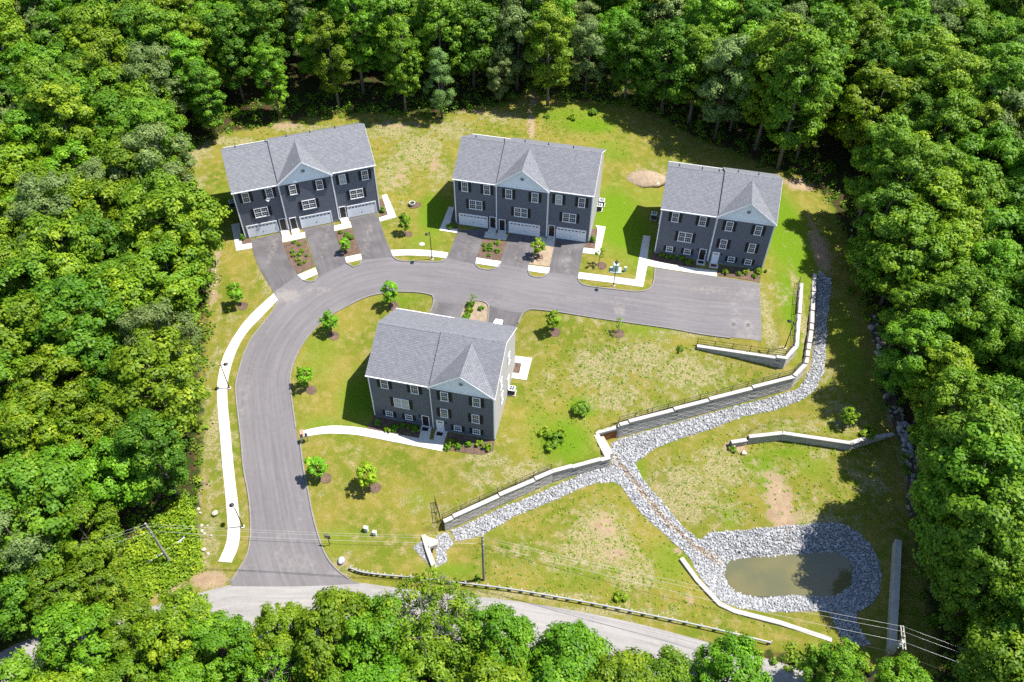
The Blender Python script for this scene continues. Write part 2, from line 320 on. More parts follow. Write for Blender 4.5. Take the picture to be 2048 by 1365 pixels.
def blend(xy, poly, nsharp, soft):
    d, i = seg_dist(xy, poly); sgn = np.where(inside(xy, poly), 1.0, -1.0) * d
    hard = i < nsharp
    w = np.where(hard, np.clip((sgn + 0.52) / 0.25, 0, 1), np.clip(sgn / soft + 0.5, 0, 1))
    return w * w * (3 - 2 * w)
def terrain(xy):
    xy = np.atleast_2d(np.asarray(xy, float))[:, :2]
    zl = F_LO(xy)
    dD, iD = seg_dist(xy, D_POLY); inD = inside(xy, D_POLY)
    sD = np.where(inD, 1.0, -1.0) * dD
    # above wall D the ground stands up behind it; the sharp side lies inside the wall
    wD = np.where(iD < D_SHARP, np.clip((sD - 0.27) / 0.25, 0, 1) * np.clip(dD * 0 + 1, 0, 1), np.clip(sD / 4.0, 0, 1))
    wD = np.where(inD, wD, 0)
    zl = zl + (np.maximum(F_D(xy), zl) - zl) * wD
    zh = F_HI(xy)
    dA, iA = seg_dist(xy, A_POLY); inA = inside(xy, A_POLY); 
    wA = np.where(inA, np.where(iA < A_SHARP, np.clip((dA - 0.27) / 0.25, 0, 1), np.clip(dA / 2.5, 0, 1)), 0)
    zh = zh + (np.maximum(-2.75 + 0 * zh, zh) - zh) * wA
    return zh + (zl - zh) * blend(xy, LO_POLY, LO_SHARP, 6.0)
def tz(x, y): return float(terrain(np.array([[x, y]]))[0])
def G(u, v):
    """ground point(s) seen at a pixel of the photograph"""
    u = np.atleast_1d(np.asarray(u, float)); v = np.atleast_1d(np.asarray(v, float)); d = ray(u, v)
    lo_t = (8 - CAM_H) / d[:, 2]; hi_t = (-14 - CAM_H) / d[:, 2]; t = lo_t.copy(); hit = np.zeros(len(u), bool); prev = lo_t.copy(); res_lo = lo_t.copy(); res_hi = hi_t.copy()
    for k in range(1, 61):
        t = lo_t + (hi_t - lo_t) * k / 60; p = t[:, None] * d; below = (CAM_H + p[:, 2] - terrain(p)) < 0
        new = below & ~hit; res_lo[new] = prev[new]; res_hi[new] = t[new]; hit |= below; prev = t
    for _ in range(12):
        m = (res_lo + res_hi) / 2; p = m[:, None] * d; b = (CAM_H + p[:, 2] - terrain(p)) < 0
        res_hi = np.where(b, m, res_hi); res_lo = np.where(b, res_lo, m)
    p = res_hi[:, None] * d; p[:, 2] = terrain(p)
    return p
def GP(pts): a = np.array(pts, float); return G(a[:, 0], a[:, 1])
def G1(u, v): return Vector(G(u, v)[0])

def smooth_poly(P, closed=True, it=2, corner=50):
    P = [np.array(p[:2], float) for p in P]
    for _ in range(it):
        n = len(P); Q = []
        for i in range(n):
            if not closed and i in (0, n - 1): Q.append(P[i]); continue
            a, b, c = P[i - 1], P[i], P[(i + 1) % n]
            d1 = b - a; d2 = c - b; ang = abs(math.degrees(math.atan2(d1[0] * d2[1] - d1[1] * d2[0], d1 @ d2)))
            if ang > corner: Q.append(b)
            else: Q.append(b + (a - b) * 0.25); Q.append(b + (c - b) * 0.25)
        P = Q
    return P
def densify(P, step, closed=True):
    out = []; n = len(P)
    for i in range(n if closed else n - 1):
        a = np.array(P[i][:2]); b = np.array(P[(i + 1) % n][:2]); k = max(1, int(np.hypot(*(b - a)) / step))
        out += [a + (b - a) * j / k for j in range(k)]
    if not closed: out.append(np.array(P[-1][:2]))
    return out
def drape(name, poly, dz, m, res=0.6, smooth=True, thick=0.0, kind='structure', parent=None):
    """a sheet (or slab) lying on the ground inside an outline"""
    P = smooth_poly(poly) if smooth else [np.array(p[:2]) for p in poly]
    P = densify(P, res); A = np.array(P)
    x0, y0 = A.min(0); x1, y1 = A.max(0)
    gx, gy = np.meshgrid(np.arange(x0 + res / 2, x1, res), np.arange(y0 + res / 2, y1, res)); g = np.c_[gx.ravel(), gy.ravel()]
    if len(g): g = g[inside(g, A)]; 
    if len(g): g = g[seg_dist(g, A)[0] > res * 0.4]
    n = len(A); allp = [Vector(p) for p in A] + [Vector(p) for p in g]
    ov, oe, of, *_ = delaunay_2d_cdt(allp, [(i, (i + 1) % n) for i in range(n)], [], 1, 1e-4)
    xy = np.array([tuple(p) for p in ov]); z = terrain(xy) + dz
    mb = MB(); mb.add(np.c_[xy, z], of)
    if thick:
        z2 = terrain(A) + dz
        mb.add(np.r_[np.c_[A, z2], np.c_[A, z2 - thick]], [(i, n + i, n + (i + 1) % n, (i + 1) % n) for i in range(n)])
    o = mb.obj(name, m, parent)
    if kind: o['kind'] = kind
    return o
def ribbon(name, pts, width, h, m, dz=0.0, off=0.0, smooth=True):
    """a kerb: raised strip along a line on the ground"""
    P = smooth_poly(pts, False) if smooth else [np.array(p[:2]) for p in pts]
    P = np.array(densify(P, 0.5, False)); T = np.gradient(P, axis=0); T /= np.hypot(*T.T)[:, None] + 1e-9; N = np.c_[-T[:, 1], T[:, 0]]
    z = terrain(P) + dz; prof = [(-width / 2, -0.1), (-width / 2, h * 0.8), (-width / 2 + 0.03, h), (width / 2 - 0.03, h), (width / 2, h * 0.8), (width / 2, -0.1)]
    rings = [[(P[i, 0] + N[i, 0] * (a + off), P[i, 1] + N[i, 1] * (a + off), z[i] + b) for a, b in prof] for i in range(len(P))]
    mb = MB(); mb.loft(rings); o = mb.obj(name, m); o['kind'] = 'structure'; return o

# ------------------------------------------------------------------ layout outlines, in pixels of the photograph (2048 wide)
CLEAR = [(250, 1200), (330, 1150), (385, 1100), (398, 1040), (402, 960), (405, 860), (405, 760), (412, 660), (420, 560), (408, 480), (392, 420), (370, 350), (372, 300), (425, 272), (520, 255),
         (620, 236), (720, 226), (800, 228), (870, 236), (960, 212), (1030, 205), (1060, 170), (1090, 195), (1180, 203), (1260, 212), (1330, 238), (1400, 282), (1460, 298), (1540, 335), (1600, 352),
         (1655, 395), (1690, 470), (1712, 543), (1735, 620), (1755, 700), (1765, 800), (1798, 855), (1822, 930), (1828, 1010), (1834, 1080), (1850, 1180), (1870, 1280), (1880, 1345), (1830, 1350),
         (1700, 1318), (1550, 1300), (1400, 1292), (1300, 1300), (1202, 1332), (1100, 1300), (900, 1290), (740, 1285), (547, 1282), (400, 1285), (150, 1330), (0, 1380), (-60, 1350), (60, 1270), (200, 1240)]
ROAD = [(463, 1173), (458.4, 1162), (475.6, 1143), (491, 1121), (500.6, 1090), (502, 1043), (497.5, 987), (486.5, 940), (482.6, 881), (478.2, 846), (473.8, 809), (471.2, 779), (473, 760), (480.9, 731.6),
        (491, 700), (505.9, 672.4), (533, 641.7), (553.7, 611), (557.4, 601), (546.8, 586), (595, 551), (606.6, 561.5), (616.3, 565), (628.6, 564), (636, 554), (694, 526.5), (706.5, 535.2), (719, 531.4), (724, 520),
        (787, 515), (791.6, 519.6), (802, 523.5), (828.6, 524.2), (865.5, 524.8), (881.3, 524.8), (890.6, 520.2), (893.6, 516.5), (951, 529), (957, 537.7), (974.5, 541.4), (992, 539), (999.4, 528), (1056, 540), (1059.2, 551.4),
        (1071.7, 556.4), (1089, 555), (1097, 546), (1156, 553), (1159.8, 566.4), (1167.7, 571.7), (1192.7, 575.6), (1232.3, 580.2), (1269.2, 584.8), (1289, 583.5), (1302, 577), (1307.5, 566.4), (1310, 536.5), (1433, 554),
        (1519.4, 568), (1522.4, 684), (1460.9, 677), (1150, 630.5), (1092, 622), (1062.6, 619), (1053.8, 622), (1044.3, 627.9), (979, 614), (972, 606), (958, 601.8), (938.6, 603), (927.4, 612), (869, 604.5), (864.8, 592), (846.7, 586.4),
        (796.6, 583.7), (760.4, 587.8), (727, 596), (693.6, 612.9), (657.4, 632.4), (629.6, 657.4), (607, 685), (590.6, 715.9), (582.3, 741), (579.3, 760), (582.9, 795), (591.6, 858), (598.7, 893.4), (606.9, 940), (616, 980),
        (625.6, 1033.7), (638, 1077.5), (650.6, 1112), (672.5, 1140), (697.5, 1158.7), (720, 1168), (640, 1172), (578.7, 1174)]
DRIVES = [[(499, 481), (563, 466), (565.3, 485), (572.3, 504.4), (584.6, 532.5), (597, 553), (620, 572), (570, 606), (546.8, 586), (538.9, 571.2), (523, 546.6), (509.9, 518.5), (504.6, 497.4)],
          [(605, 459), (668, 447.6), (670.4, 466.7), (679, 494), (690.3, 516.5), (697, 530), (680, 546), (640, 561), (634.8, 541.4), (629.3, 529), (616.8, 486.6)],
          [(697, 437.5), (755, 427), (761.3, 446.7), (771.3, 479), (781.3, 501.5), (789, 518), (780, 530), (728, 532), (722.7, 511.5), (712.8, 486.6), (704, 451.7)],
          [(915, 462), (976, 457), (967, 476.7), (954.6, 514), (950, 532), (925, 532), (890, 522), (898.5, 509)],
          [(1020, 468), (1078, 474), (1071.7, 486.6), (1064.2, 509), (1055, 542), (1030, 546), (998, 534), (999.4, 526.5), (1014.4, 481.6)],
          [(1112, 477), (1173, 485), (1166.3, 499), (1161.4, 526.5), (1155, 556), (1130, 562), (1096, 550), (1099, 529), (1107.8, 494)],
          [(862, 660), (858, 628), (869, 604.5), (880, 602), (927, 610), (919, 639), (916, 670)],
          [(975, 680), (974.7, 646.3), (979, 614), (990, 612), (1044.3, 626), (1036, 648), (1031.8, 658.6), (1028, 690)]]
MAINROAD = [(-120, 1430), (-60, 1350), (20, 1290), (120, 1262), (240, 1235), (350, 1198), (440, 1176), (463, 1169), (578, 1168.5), (716, 1164.5), (760, 1172), (860, 1185), (1014, 1199), (1212.7, 1232), (1376.7, 1274), (1560, 1325), (1750, 1385), (2000, 1470),
            (1900, 1540), (1650, 1455), (1400, 1385), (1202, 1331), (1000, 1300), (800, 1286), (547, 1278), (400, 1290), (250, 1330), (100, 1400), (0, 1490)]
WALKS = [[(452.7, 700), (442, 726), (436, 758), (433.8, 782.6), (436, 823), (441.3, 881), (445.7, 940), (453.7, 1018), (456.9, 1080.6), (437, 1123.7), (463, 1126), (481, 1087), (478.7, 1027.5), (467.8, 940), (460.7, 863.5), (456.3, 819.6),
          (453.6, 777.4), (459.8, 740.4), (473, 700), (492.2, 665.6), (526.4, 631.4), (556, 600.6), (547.5, 587.7), (495.6, 634.8), (468.3, 672.4)],
         [(595, 551), (631, 536), (635.6, 549), (606.6, 561.5)], [(689.8, 515.2), (722, 508.5), (724, 520.2), (692.8, 527)],
         [(781, 501), (812.7, 499.8), (844.4, 500.4), (873.4, 503), (896.5, 506.4), (893, 517.6), (873.4, 515), (852.3, 513), (819.3, 511.7), (797, 512.3), (785.7, 513.6)],
         [(953.3, 516), (1002, 523.5), (998, 535.2), (950.9, 527.7)], [(1057.2, 531), (1099.8, 536.4), (1097, 548.9), (1055.7, 542.7)],
         [(1157.8, 545.3), (1270.6, 560.4), (1277.8, 517.6), (1286.4, 471.7), (1300.9, 473.4), (1294.5, 518.9), (1320, 525.5), (1390, 537), (1414.7, 540), (1434, 543), (1433, 554), (1370, 544.5), (1294.7, 532.4), (1285.7, 575), (1155.8, 557.8)],
         [(462.4, 450), (479, 447), (484.4, 490.3), (502.9, 486.8), (504.6, 497.4), (473, 502.6)], [(564.4, 474.9), (610, 465), (611, 476.3), (565.6, 486)],
         [(668, 453), (700.3, 444.2), (704, 455.5), (669, 463)], [(763.8, 392), (773.8, 389.4), (793, 434.8), (760, 444.2), (758.4, 436.3), (775.8, 430.5)],
         [(897.8, 414.4), (908, 415.6), (898, 456.9), (916, 459.6), (913.5, 467.2), (878.6, 461.7)], [(970.8, 464), (1015.6, 470.5), (1011.9, 481.6), (968, 475.8)],
         [(1074, 474), (1111, 480), (1107.8, 494), (1069.2, 489)], [(1190.8, 451.6), (1211.2, 454.5), (1199.3, 511), (1165, 507), (1167.7, 496.5), (1189.5, 499), (1196, 458)],
         [(607, 862), (643.5, 853.7), (677, 851.7), (732.6, 856.4), (838, 877.3), (844.5, 851), (864, 853), (858.5, 879.5), (866, 881), (875, 862), (895, 864), (888.5, 885.7), (884.3, 903.8), (732.6, 871.7), (671.3, 867.6), (640.7, 869), (608.5, 874.5)],
         [(1031, 712.6), (1064, 717.3), (1053, 761.2), (1020, 756.5), (1024, 746), (1038.5, 748), (1042.8, 728), (1028, 726)]]
BEDS = [[(566, 487.5), (611, 477.5), (628.6, 532.5), (595, 549.5), (575.8, 518.5)], [(670, 464), (704, 457), (721.5, 507), (691, 514), (680, 494)], [(967, 478), (1015, 484), (1001, 522), (954, 515)],
        [(1303, 506), (1311, 503), (1392, 526), (1390, 536.5), (1300, 520)], [(1436, 532), (1522, 543), (1519.4, 566), (1436, 552)],
        [(735, 857), (748, 832), (850, 850), (838, 876)], [(890, 900), (897, 866), (989, 883), (986, 902), (968, 911), (940, 908)],
        [(1184, 458), (1195.5, 459), (1189, 498), (1168, 495)], [(478, 450), (491, 478), (502, 478), (502.5, 486), (485, 489.5)], [(760, 400), (764, 398), (775, 430), (760, 434)],
        [(898, 420), (908, 418), (914, 450), (916, 459), (898.5, 456.5)], [(1028, 727), (1042, 728.5), (1038, 747.5), (1025, 745.5)]]
STRAWBEDS = [[(1074, 489.5), (1108, 495), (1099, 534), (1058, 529)], [(919, 639), (927.4, 612), (938.6, 604), (958, 603), (972, 607), (978, 614), (974.7, 646), (974, 665), (915, 658)]]
RIPRAP = [[(1222, 888), (1241, 878), (1405.6, 831), (1502, 805), (1586, 783), (1600, 775), (1622, 735), (1628, 672), (1633, 600), (1636, 545), (1640, 543), (1662.5, 561.6), (1661, 592), (1654.8, 638.6), (1651.7, 700), (1647, 746), (1631, 778.6),
           (1608.6, 798), (1550.6, 820.5), (1486, 833), (1421.7, 859), (1357, 878.5), (1309, 898), (1270, 927), (1283, 956), (1309, 988), (1341, 1023.5), (1370, 1059), (1400, 1082), (1419, 1065), (1474.5, 1061.6), (1530, 1056), (1593, 1050.5),
           (1652, 1045), (1685, 1047), (1715, 1063.5), (1741, 1089), (1757.5, 1119), (1763, 1156), (1759, 1185.6), (1744.5, 1207.8), (1715, 1224), (1712, 1237), (1719, 1256), (1740, 1288), (1715, 1296), (1683.5, 1282), (1670.5, 1248.5), (1655.7, 1224.4),
           (1604, 1224), (1530, 1224), (1474.5, 1215), (1448.6, 1206), (1426, 1189), (1404, 1159.7), (1389, 1137.5), (1382, 1119), (1360, 1096.8), (1319, 1059.8), (1289.5, 1034), (1263.6, 1004), (1245, 974.7), (1228.6, 963.8), (1194, 965.7),
           (1156, 979), (1106.7, 1002), (1030.5, 1032), (965.7, 1070.5), (912, 1084), (902.9, 1063), (916, 1055), (992.4, 1021), (1068.6, 990.5), (1182.9, 942), (1223, 931)],
          [(850, 1078), (862, 1134), (838, 1110), (824, 1095)], [(872, 1072), (895, 1064), (907, 1089.5), (891.4, 1101.8), (895, 1123), (872, 1136)]]
MUD = [(1221, 905), (1229, 926), (1249, 948), (1282, 996), (1326, 1048), (1382, 1094), (1420, 1120), (1448, 1140), (1440, 1110), (1400, 1092), (1350, 1050), (1300, 994), (1262, 945), (1240, 920), (1226, 900)]
CREEK = [(1740, 620), (1755, 640), (1775, 720), (1790, 790), (1812, 850), (1835, 905), (1845, 950), (1830, 1000), (1840, 1060), (1826, 1065), (1812, 1000), (1815, 950), (1808, 900), (1788, 860), (1772, 800), (1757, 730), (1742, 660)]
# patches of the ground: u, v, radius in u, radius in v (pixels), strength
DRY = [(470, 285, 50, 12, .8), (600, 255, 80, 10, .7), (780, 260, 50, 25, .8), (390, 390, 14, 60, .7), (415, 560, 16, 70, .8), (425, 860, 16, 80, .75), (790, 420, 25, 40, .4), (880, 350, 25, 40, .6), (700, 900, 70, 25, .3), (980, 920, 60, 20, .6), (1100, 760, 40, 40, .4), (1330, 820, 80, 25, .5), (1640, 900, 60, 20, .4), (1560, 940, 60, 30, .4), (840, 300, 45, 40, .9), (790, 345, 40, 50, .7), (900, 260, 60, 25, .7), (400, 305, 25, 30, .8), (1000, 235, 60, 18, .6), (1300, 350, 40, 25, .5), (1190, 740, 60, 45, .75), (1290, 715, 70, 35, .8), (1380, 750, 90, 40, .7), (1230, 790, 60, 35, .65),
       (1110, 640, 30, 20, .3), (1060, 950, 70, 25, .7), (960, 960, 40, 22, .6), (900, 1010, 60, 25, .45), (1370, 980, 80, 55, .8), (1440, 940, 60, 45, .75), (1500, 950, 50, 35, .55), (1450, 1030, 60, 25, .6), (1620, 1000, 60, 40, .4), (1740, 960, 40, 40, .6), (1640, 1040, 90, 14, .7),
       (1200, 1080, 70, 60, .95), (1130, 1110, 70, 35, .6), (1260, 1140, 50, 40, .75), (1040, 1110, 50, 35, .45), (1300, 1200, 120, 25, .35), (1535, 640, 14, 70, .75), (1560, 590, 30, 25, .5), (1605, 640, 10, 80, .85), (1612, 730, 14, 40, .6), (1600, 480, 30, 30, .25),
       (1690, 830, 40, 35, .65), (1580, 850, 90, 22, .55), (1500, 860, 60, 20, .5), (1650, 740, 25, 50, .45), (540, 560, 14, 30, .7), (525, 530, 10, 30, .6), (450, 640, 40, 40, .35), (420, 760, 14, 90, .6), (430, 950, 16, 110, .6), (480, 830, 5, 140, .5), (485, 1010, 8, 60, .5),
       (410, 1090, 25, 50, .8), (690, 1130, 30, 22, .55), (770, 1090, 50, 30, .3), (820, 1000, 40, 30, .3), (1060, 700, 40, 50, .3), (760, 690, 40, 30, .3), (640, 990, 20, 40, .25), (700, 960, 60, 30, .25), (720, 1080, 20, 15, .3), (1180, 640, 60, 10, .5), (1400, 668, 120, 8, .6), (760, 470, 30, 30, .2),
       (830, 600, 40, 12, .25), (1300, 1240, 160, 10, .4), (1000, 1190, 200, 7, .8), (1200, 1222, 160, 6, .8), (1020, 880, 25, 40, .35), (870, 1060, 20, 12, .5), (1235, 540, 30, 12, .3), (910, 500, 14, 20, .4)]
DIRT = [(1062, 250, 7, 40, .9), (1066, 200, 10, 12, .8), (1640, 500, 16, 40, .9), (1622, 450, 7, 30, .5), (1215, 1050, 30, 28, .6), (1235, 1110, 25, 14, .6), (1560, 1010, 28, 60, .85), (1470, 895, 22, 14, .8), (1500, 1000, 16, 30, .3), (300, 1178, 90, 16, .9), (420, 1160, 40, 20, .8), (400, 990, 10, 60, .6),
        (640, 1282, 90, 10, .9), (430, 520, 8, 30, .7), (428, 590, 8, 30, .6), (1780, 830, 12, 30, .6), (1820, 960, 12, 60, .8), (800, 250, 70, 8, .5), (940, 225, 60, 8, .5), (560, 250, 60, 8, .6), (378, 320, 8, 30, .6), (1345, 240, 40, 12, .4), (1280, 190, 20, 16, .7), (1345, 130, 20, 16, .6), (1690, 330, 50, 30, .8), (1600, 370, 30, 14, .8),
        (1355, 1105, 10, 8, .7), (1380, 1200, 6, 12, .6), (685, 1125, 12, 10, .7), (870, 330, 12, 25, .6), (800, 355, 20, 30, .4), (1700, 440, 15, 25, .4), (860, 1100, 20, 30, .5)]
LUSH = [(1165, 815, 30, 18, .9), (1115, 880, 60, 28, .7), (1300, 660, 60, 14, .5), (1080, 840, 30, 20, .5), (1540, 960, 25, 50, .8), (1500, 930, 20, 20, .5), (1460, 1030, 20, 25, .6), (1620, 930, 40, 25, .5), (1280, 950, 16, 40, .6), (1360, 1080, 20, 20, .5), (960, 1060, 60, 12, .4), (840, 1000, 30, 20, .4), (1340, 1130, 40, 40, .5),
        (430, 430, 30, 50, .9), (870, 430, 30, 45, .9), (1270, 470, 40, 60, .8), (720, 800, 40, 50, .8), (1590, 460, 40, 60, .6), (640, 850, 40, 20, .5), (680, 1080, 60, 25, .4), (900, 1140, 60, 14, .6), (1580, 620, 20, 50, .5), (1300, 400, 40, 30, .4), (1230, 420, 30, 30, .4), (1150, 230, 80, 20, .6), (340, 1120, 50, 30, .9), (1580, 905, 60, 10, .6), (1500, 480, 20, 20, .5), (1220, 300, 40, 25, .5), (1235, 440, 50, 60, 1.0), (1575, 470, 45, 80, 1.0), (1580, 610, 20, 60, .8), (1700, 700, 30, 80, .5), (1180, 250, 60, 20, .8), (1130, 880, 50, 40, .8), (1230, 1140, 160, 30, .35), (850, 480, 40, 20, .5), (640, 700, 40, 60, .4), (800, 600, 50, 10, .5)]
# ------------------------------------------------------------------ the ground
def field(xy, lst):
    out = np.zeros(len(xy)); a = np.array(lst, float); c = G(a[:, 0], a[:, 1]); du = G(a[:, 0] + a[:, 2], a[:, 1]); 
    for k in range(len(a)):
        rx = max(0.6, np.hypot(*(du[k] - c[k])[:2])); dep = c[k][1]
        ry = max(0.6, a[k, 3] * rx / a[k, 2] / (0.92 if dep < 45 else 0.80 if dep < 75 else 0.66))
        d2 = ((xy[:, 0] - c[k, 0]) / rx) ** 2 + ((xy[:, 1] - c[k, 1]) / ry) ** 2
        out = np.maximum(out, a[k, 4] * np.exp(-0.7 * d2 ** 1.3))
    return out
W_CLEAR = [tuple(p[:2]) for p in GP(CLEAR)]
W_RIP = [[tuple(p[:2]) for p in GP(r)] for r in RIPRAP]; W_MUD = [tuple(p[:2]) for p in GP(MUD)]; W_CREEK = [tuple(p[:2]) for p in GP(CREEK)]
def axis(lo, hi, step, far):
    a = list(np.arange(lo, hi + step / 2, step)); d = step; x = a[-1]; up = []
    while x < far: d *= 1.35; x += d; up.append(x)
    d = step; x = a[0]; dn = []
    while x > -far: d *= 1.35; x -= d; dn.append(x)
    return np.array(dn[::-1] + a + up)
gx = axis(-52, 62, 0.36, 900); gy = axis(28, 128, 0.36, 900)
XX, YY = np.meshgrid(gx, gy); GXY = np.c_[XX.ravel(), YY.ravel()]
cl = np.c_[np.clip(GXY[:, 0], -140, 140), np.clip(GXY[:, 1], 5, 215)]
GZ = terrain(cl)
nx, ny = len(gx), len(gy)
idx = np.arange(nx * ny).reshape(ny, nx)
faces = np.stack([idx[:-1, :-1], idx[:-1, 1:], idx[1:, 1:], idx[1:, :-1]], -1).reshape(-1, 4)
me = bpy.data.meshes.new('ground')
me.vertices.add(nx * ny); me.vertices.foreach_set('co', np.c_[GXY, GZ].ravel())
me.loops.add(faces.size); me.loops.foreach_set('vertex_index', faces.ravel()); me.polygons.add(len(faces))
me.polygons.foreach_set('loop_start', np.arange(0, faces.size, 4)); me.update(); me.validate()
me.polygons.foreach_set('use_smooth', [True] * len(me.polygons))
sd = seg_dist(GXY, W_CLEAR)[0] * np.where(inside(GXY, W_CLEAR), -1, 1)
forest = np.clip(sd / 3.0 + 0.45, 0, 1)
rip = np.zeros(len(GXY))
for r in W_RIP: rip = np.maximum(rip, np.clip(0.5 + np.where(inside(GXY, r), 1, -1) * seg_dist(GXY, r)[0] / 0.5, 0, 1))
mud = np.clip(0.5 + np.where(inside(GXY, W_MUD), 1, -1) * seg_dist(GXY, W_MUD)[0] / 0.8, 0, 1)
creek = np.clip(0.5 + np.where(inside(GXY, W_CREEK), 1, -1) * seg_dist(GXY, W_CREEK)[0] / 1.0, 0, 1)
dry, dirt, lush = field(GXY, DRY), field(GXY, DIRT), field(GXY, LUSH)
ca = me.color_attributes.new('zone', 'FLOAT_COLOR', 'POINT'); ca.data.foreach_set('color', np.c_[dry, np.maximum(dirt, mud * .9), lush, np.ones(len(dry))].ravel())
cb = me.color_attributes.new('cover', 'FLOAT_COLOR', 'POINT'); cb.data.foreach_set('color', np.c_[forest, rip, creek, np.ones(len(dry))].ravel())
def ground_mat():
    m = bpy.data.materials.new('lawn_and_soil'); m.use_nodes = True; nt = m.node_tree; n = nt.nodes; l = nt.links; b = n["Principled BSDF"]
    tc = n.new("ShaderNodeTexCoord"); src = tc.outputs["Object"]
    z = n.new("ShaderNodeVertexColor"); z.layer_name = 'zone'; zs = n.new("ShaderNodeSeparateColor"); l.new(z.outputs[0], zs.inputs[0])
    c = n.new("ShaderNodeVertexColor"); c.layer_name = 'cover'; cs = n.new("ShaderNodeSeparateColor"); l.new(c.outputs[0], cs.inputs[0])
    def noise(s, d=5, rough=.6):
        t = n.new("ShaderNodeTexNoise"); t.inputs["Scale"].default_value = s; t.inputs["Detail"].default_value = d; t.inputs["Roughness"].default_value = rough; l.new(src, t.inputs["Vector"]); return t.outputs[0]
    def rng(x, a, b_, c_=0., d_=1.):
        r = n.new("ShaderNodeMapRange"); r.inputs[1].default_value = a; r.inputs[2].default_value = b_; r.inputs[3].default_value = c_; r.inputs[4].default_value = d_; l.new(x, r.inputs[0]); return r.outputs[0]
    def math_(op, x, y, z_=None):
        r = n.new("ShaderNodeMath"); r.operation = op
        for i, q in enumerate((x, y, z_)):
            if q is None: continue
            if isinstance(q, (int, float)): r.inputs[i].default_value = q
            else: l.new(q, r.inputs[i])
        return r.outputs[0]
    def mix(a, b_, f):
        mx = n.new("ShaderNodeMix"); mx.data_type = 'RGBA'
        for s, q in ((6, a), (7, b_)):
            if isinstance(q, tuple): mx.inputs[s].default_value = (*q, 1)
            else: l.new(q, mx.inputs[s])
        l.new(f, mx.inputs[0]); return mx.outputs[2]
    nA, nB, nC, nD = noise(0.16, 5), noise(0.9, 6), noise(4.5, 5, .7), noise(14, 4, .7)
    grass = mix((0.118, 0.150, 0.015), (0.205, 0.180, 0.033), rng(nA, .36, .62))
    grass = mix(grass, (0.275, 0.212, 0.070), math_('MULTIPLY', rng(nB, .46, .66), .85))
    grass = mix(grass, (0.112, 0.190, 0.010), rng(math_('ADD', zs.outputs[2], math_('MULTIPLY', nB, .5)), .35, 1.0))
    grass = mix(grass, (0.060, 0.108, 0.007), rng(nC, .55, .8, 0, .7))
    straw = mix((0.31, 0.245, 0.125), (0.40, 0.315, 0.195), rng(nC, .35, .65))
    straw = mix(straw, (0.095, 0.135, 0.014), rng(math_('ADD', math_('MULTIPLY', nC, .75), math_('MULTIPLY', nD, .4)), .545, .64, 0, .95))
    # patches break up into tufts instead of fading smoothly
    brk = math_('ADD', math_('MULTIPLY', nB, .9), math_('MULTIPLY', nC, .7))
    fdry = rng(math_('ADD', zs.outputs[0], math_('MULTIPLY', math_('SUBTRACT', brk, .8), 2.2)), .34, .60)
    col = mix(grass, straw, fdry)
    soil = mix((0.36, 0.265, 0.175), (0.27, 0.19, 0.12), rng(nB, .35, .65))
    fdirt = rng(math_('ADD', zs.outputs[1], math_('MULTIPLY', math_('SUBTRACT', brk, .8), 1.4)), .32, .62)
    col = mix(col, soil, fdirt)
    litter = mix((0.100, 0.056, 0.032), (0.030, 0.022, 0.014), rng(nC, .35, .65)); litter = mix(litter, (0.028, 0.055, 0.008), rng(nB, .42, .58, 0, .9))
    ff = rng(math_('ADD', cs.outputs[0], math_('MULTIPLY', math_('SUBTRACT', nB, .5), 1.4)), .35, .65)
    col = mix(col, litter, ff)
    stone = mix((0.25, 0.248, 0.25), (0.13, 0.128, 0.13), rng(nD, .4, .6)); mudc = mix((0.26, 0.19, 0.125), (0.17, 0.125, 0.085), rng(nC, .4, .6))
    stone = mix(stone, mudc, rng(zs.outputs[1], .4, .7))
    col = mix(col, stone, rng(cs.outputs[1], .4, .6)); col = mix(col, mix((0.17, 0.12, 0.08), (0.08, 0.065, 0.055), rng(nC, .4, .6)), rng(cs.outputs[2], .4, .6))
    hv = n.new("ShaderNodeHueSaturation"); l.new(col, hv.inputs["Color"]); l.new(rng(nD, .28, .72, .55, 1.42), hv.inputs["Value"])
    l.new(hv.outputs[0], b.inputs["Base Color"]); b.inputs["Roughness"].default_value = 1.0; b.inputs["Specular IOR Level"].default_value = 0.05
    bm = n.new("ShaderNodeBump"); bm.inputs["Strength"].default_value = 1.0; bm.inputs["Distance"].default_value = 0.12
    l.new(math_('ADD', nC, math_('MULTIPLY', nD, .6)), bm.inputs["Height"]); l.new(bm.outputs[0], b.inputs["Normal"])
    return m
me.materials.append(ground_mat())
ground = link('ground', me); ground['kind'] = 'structure'

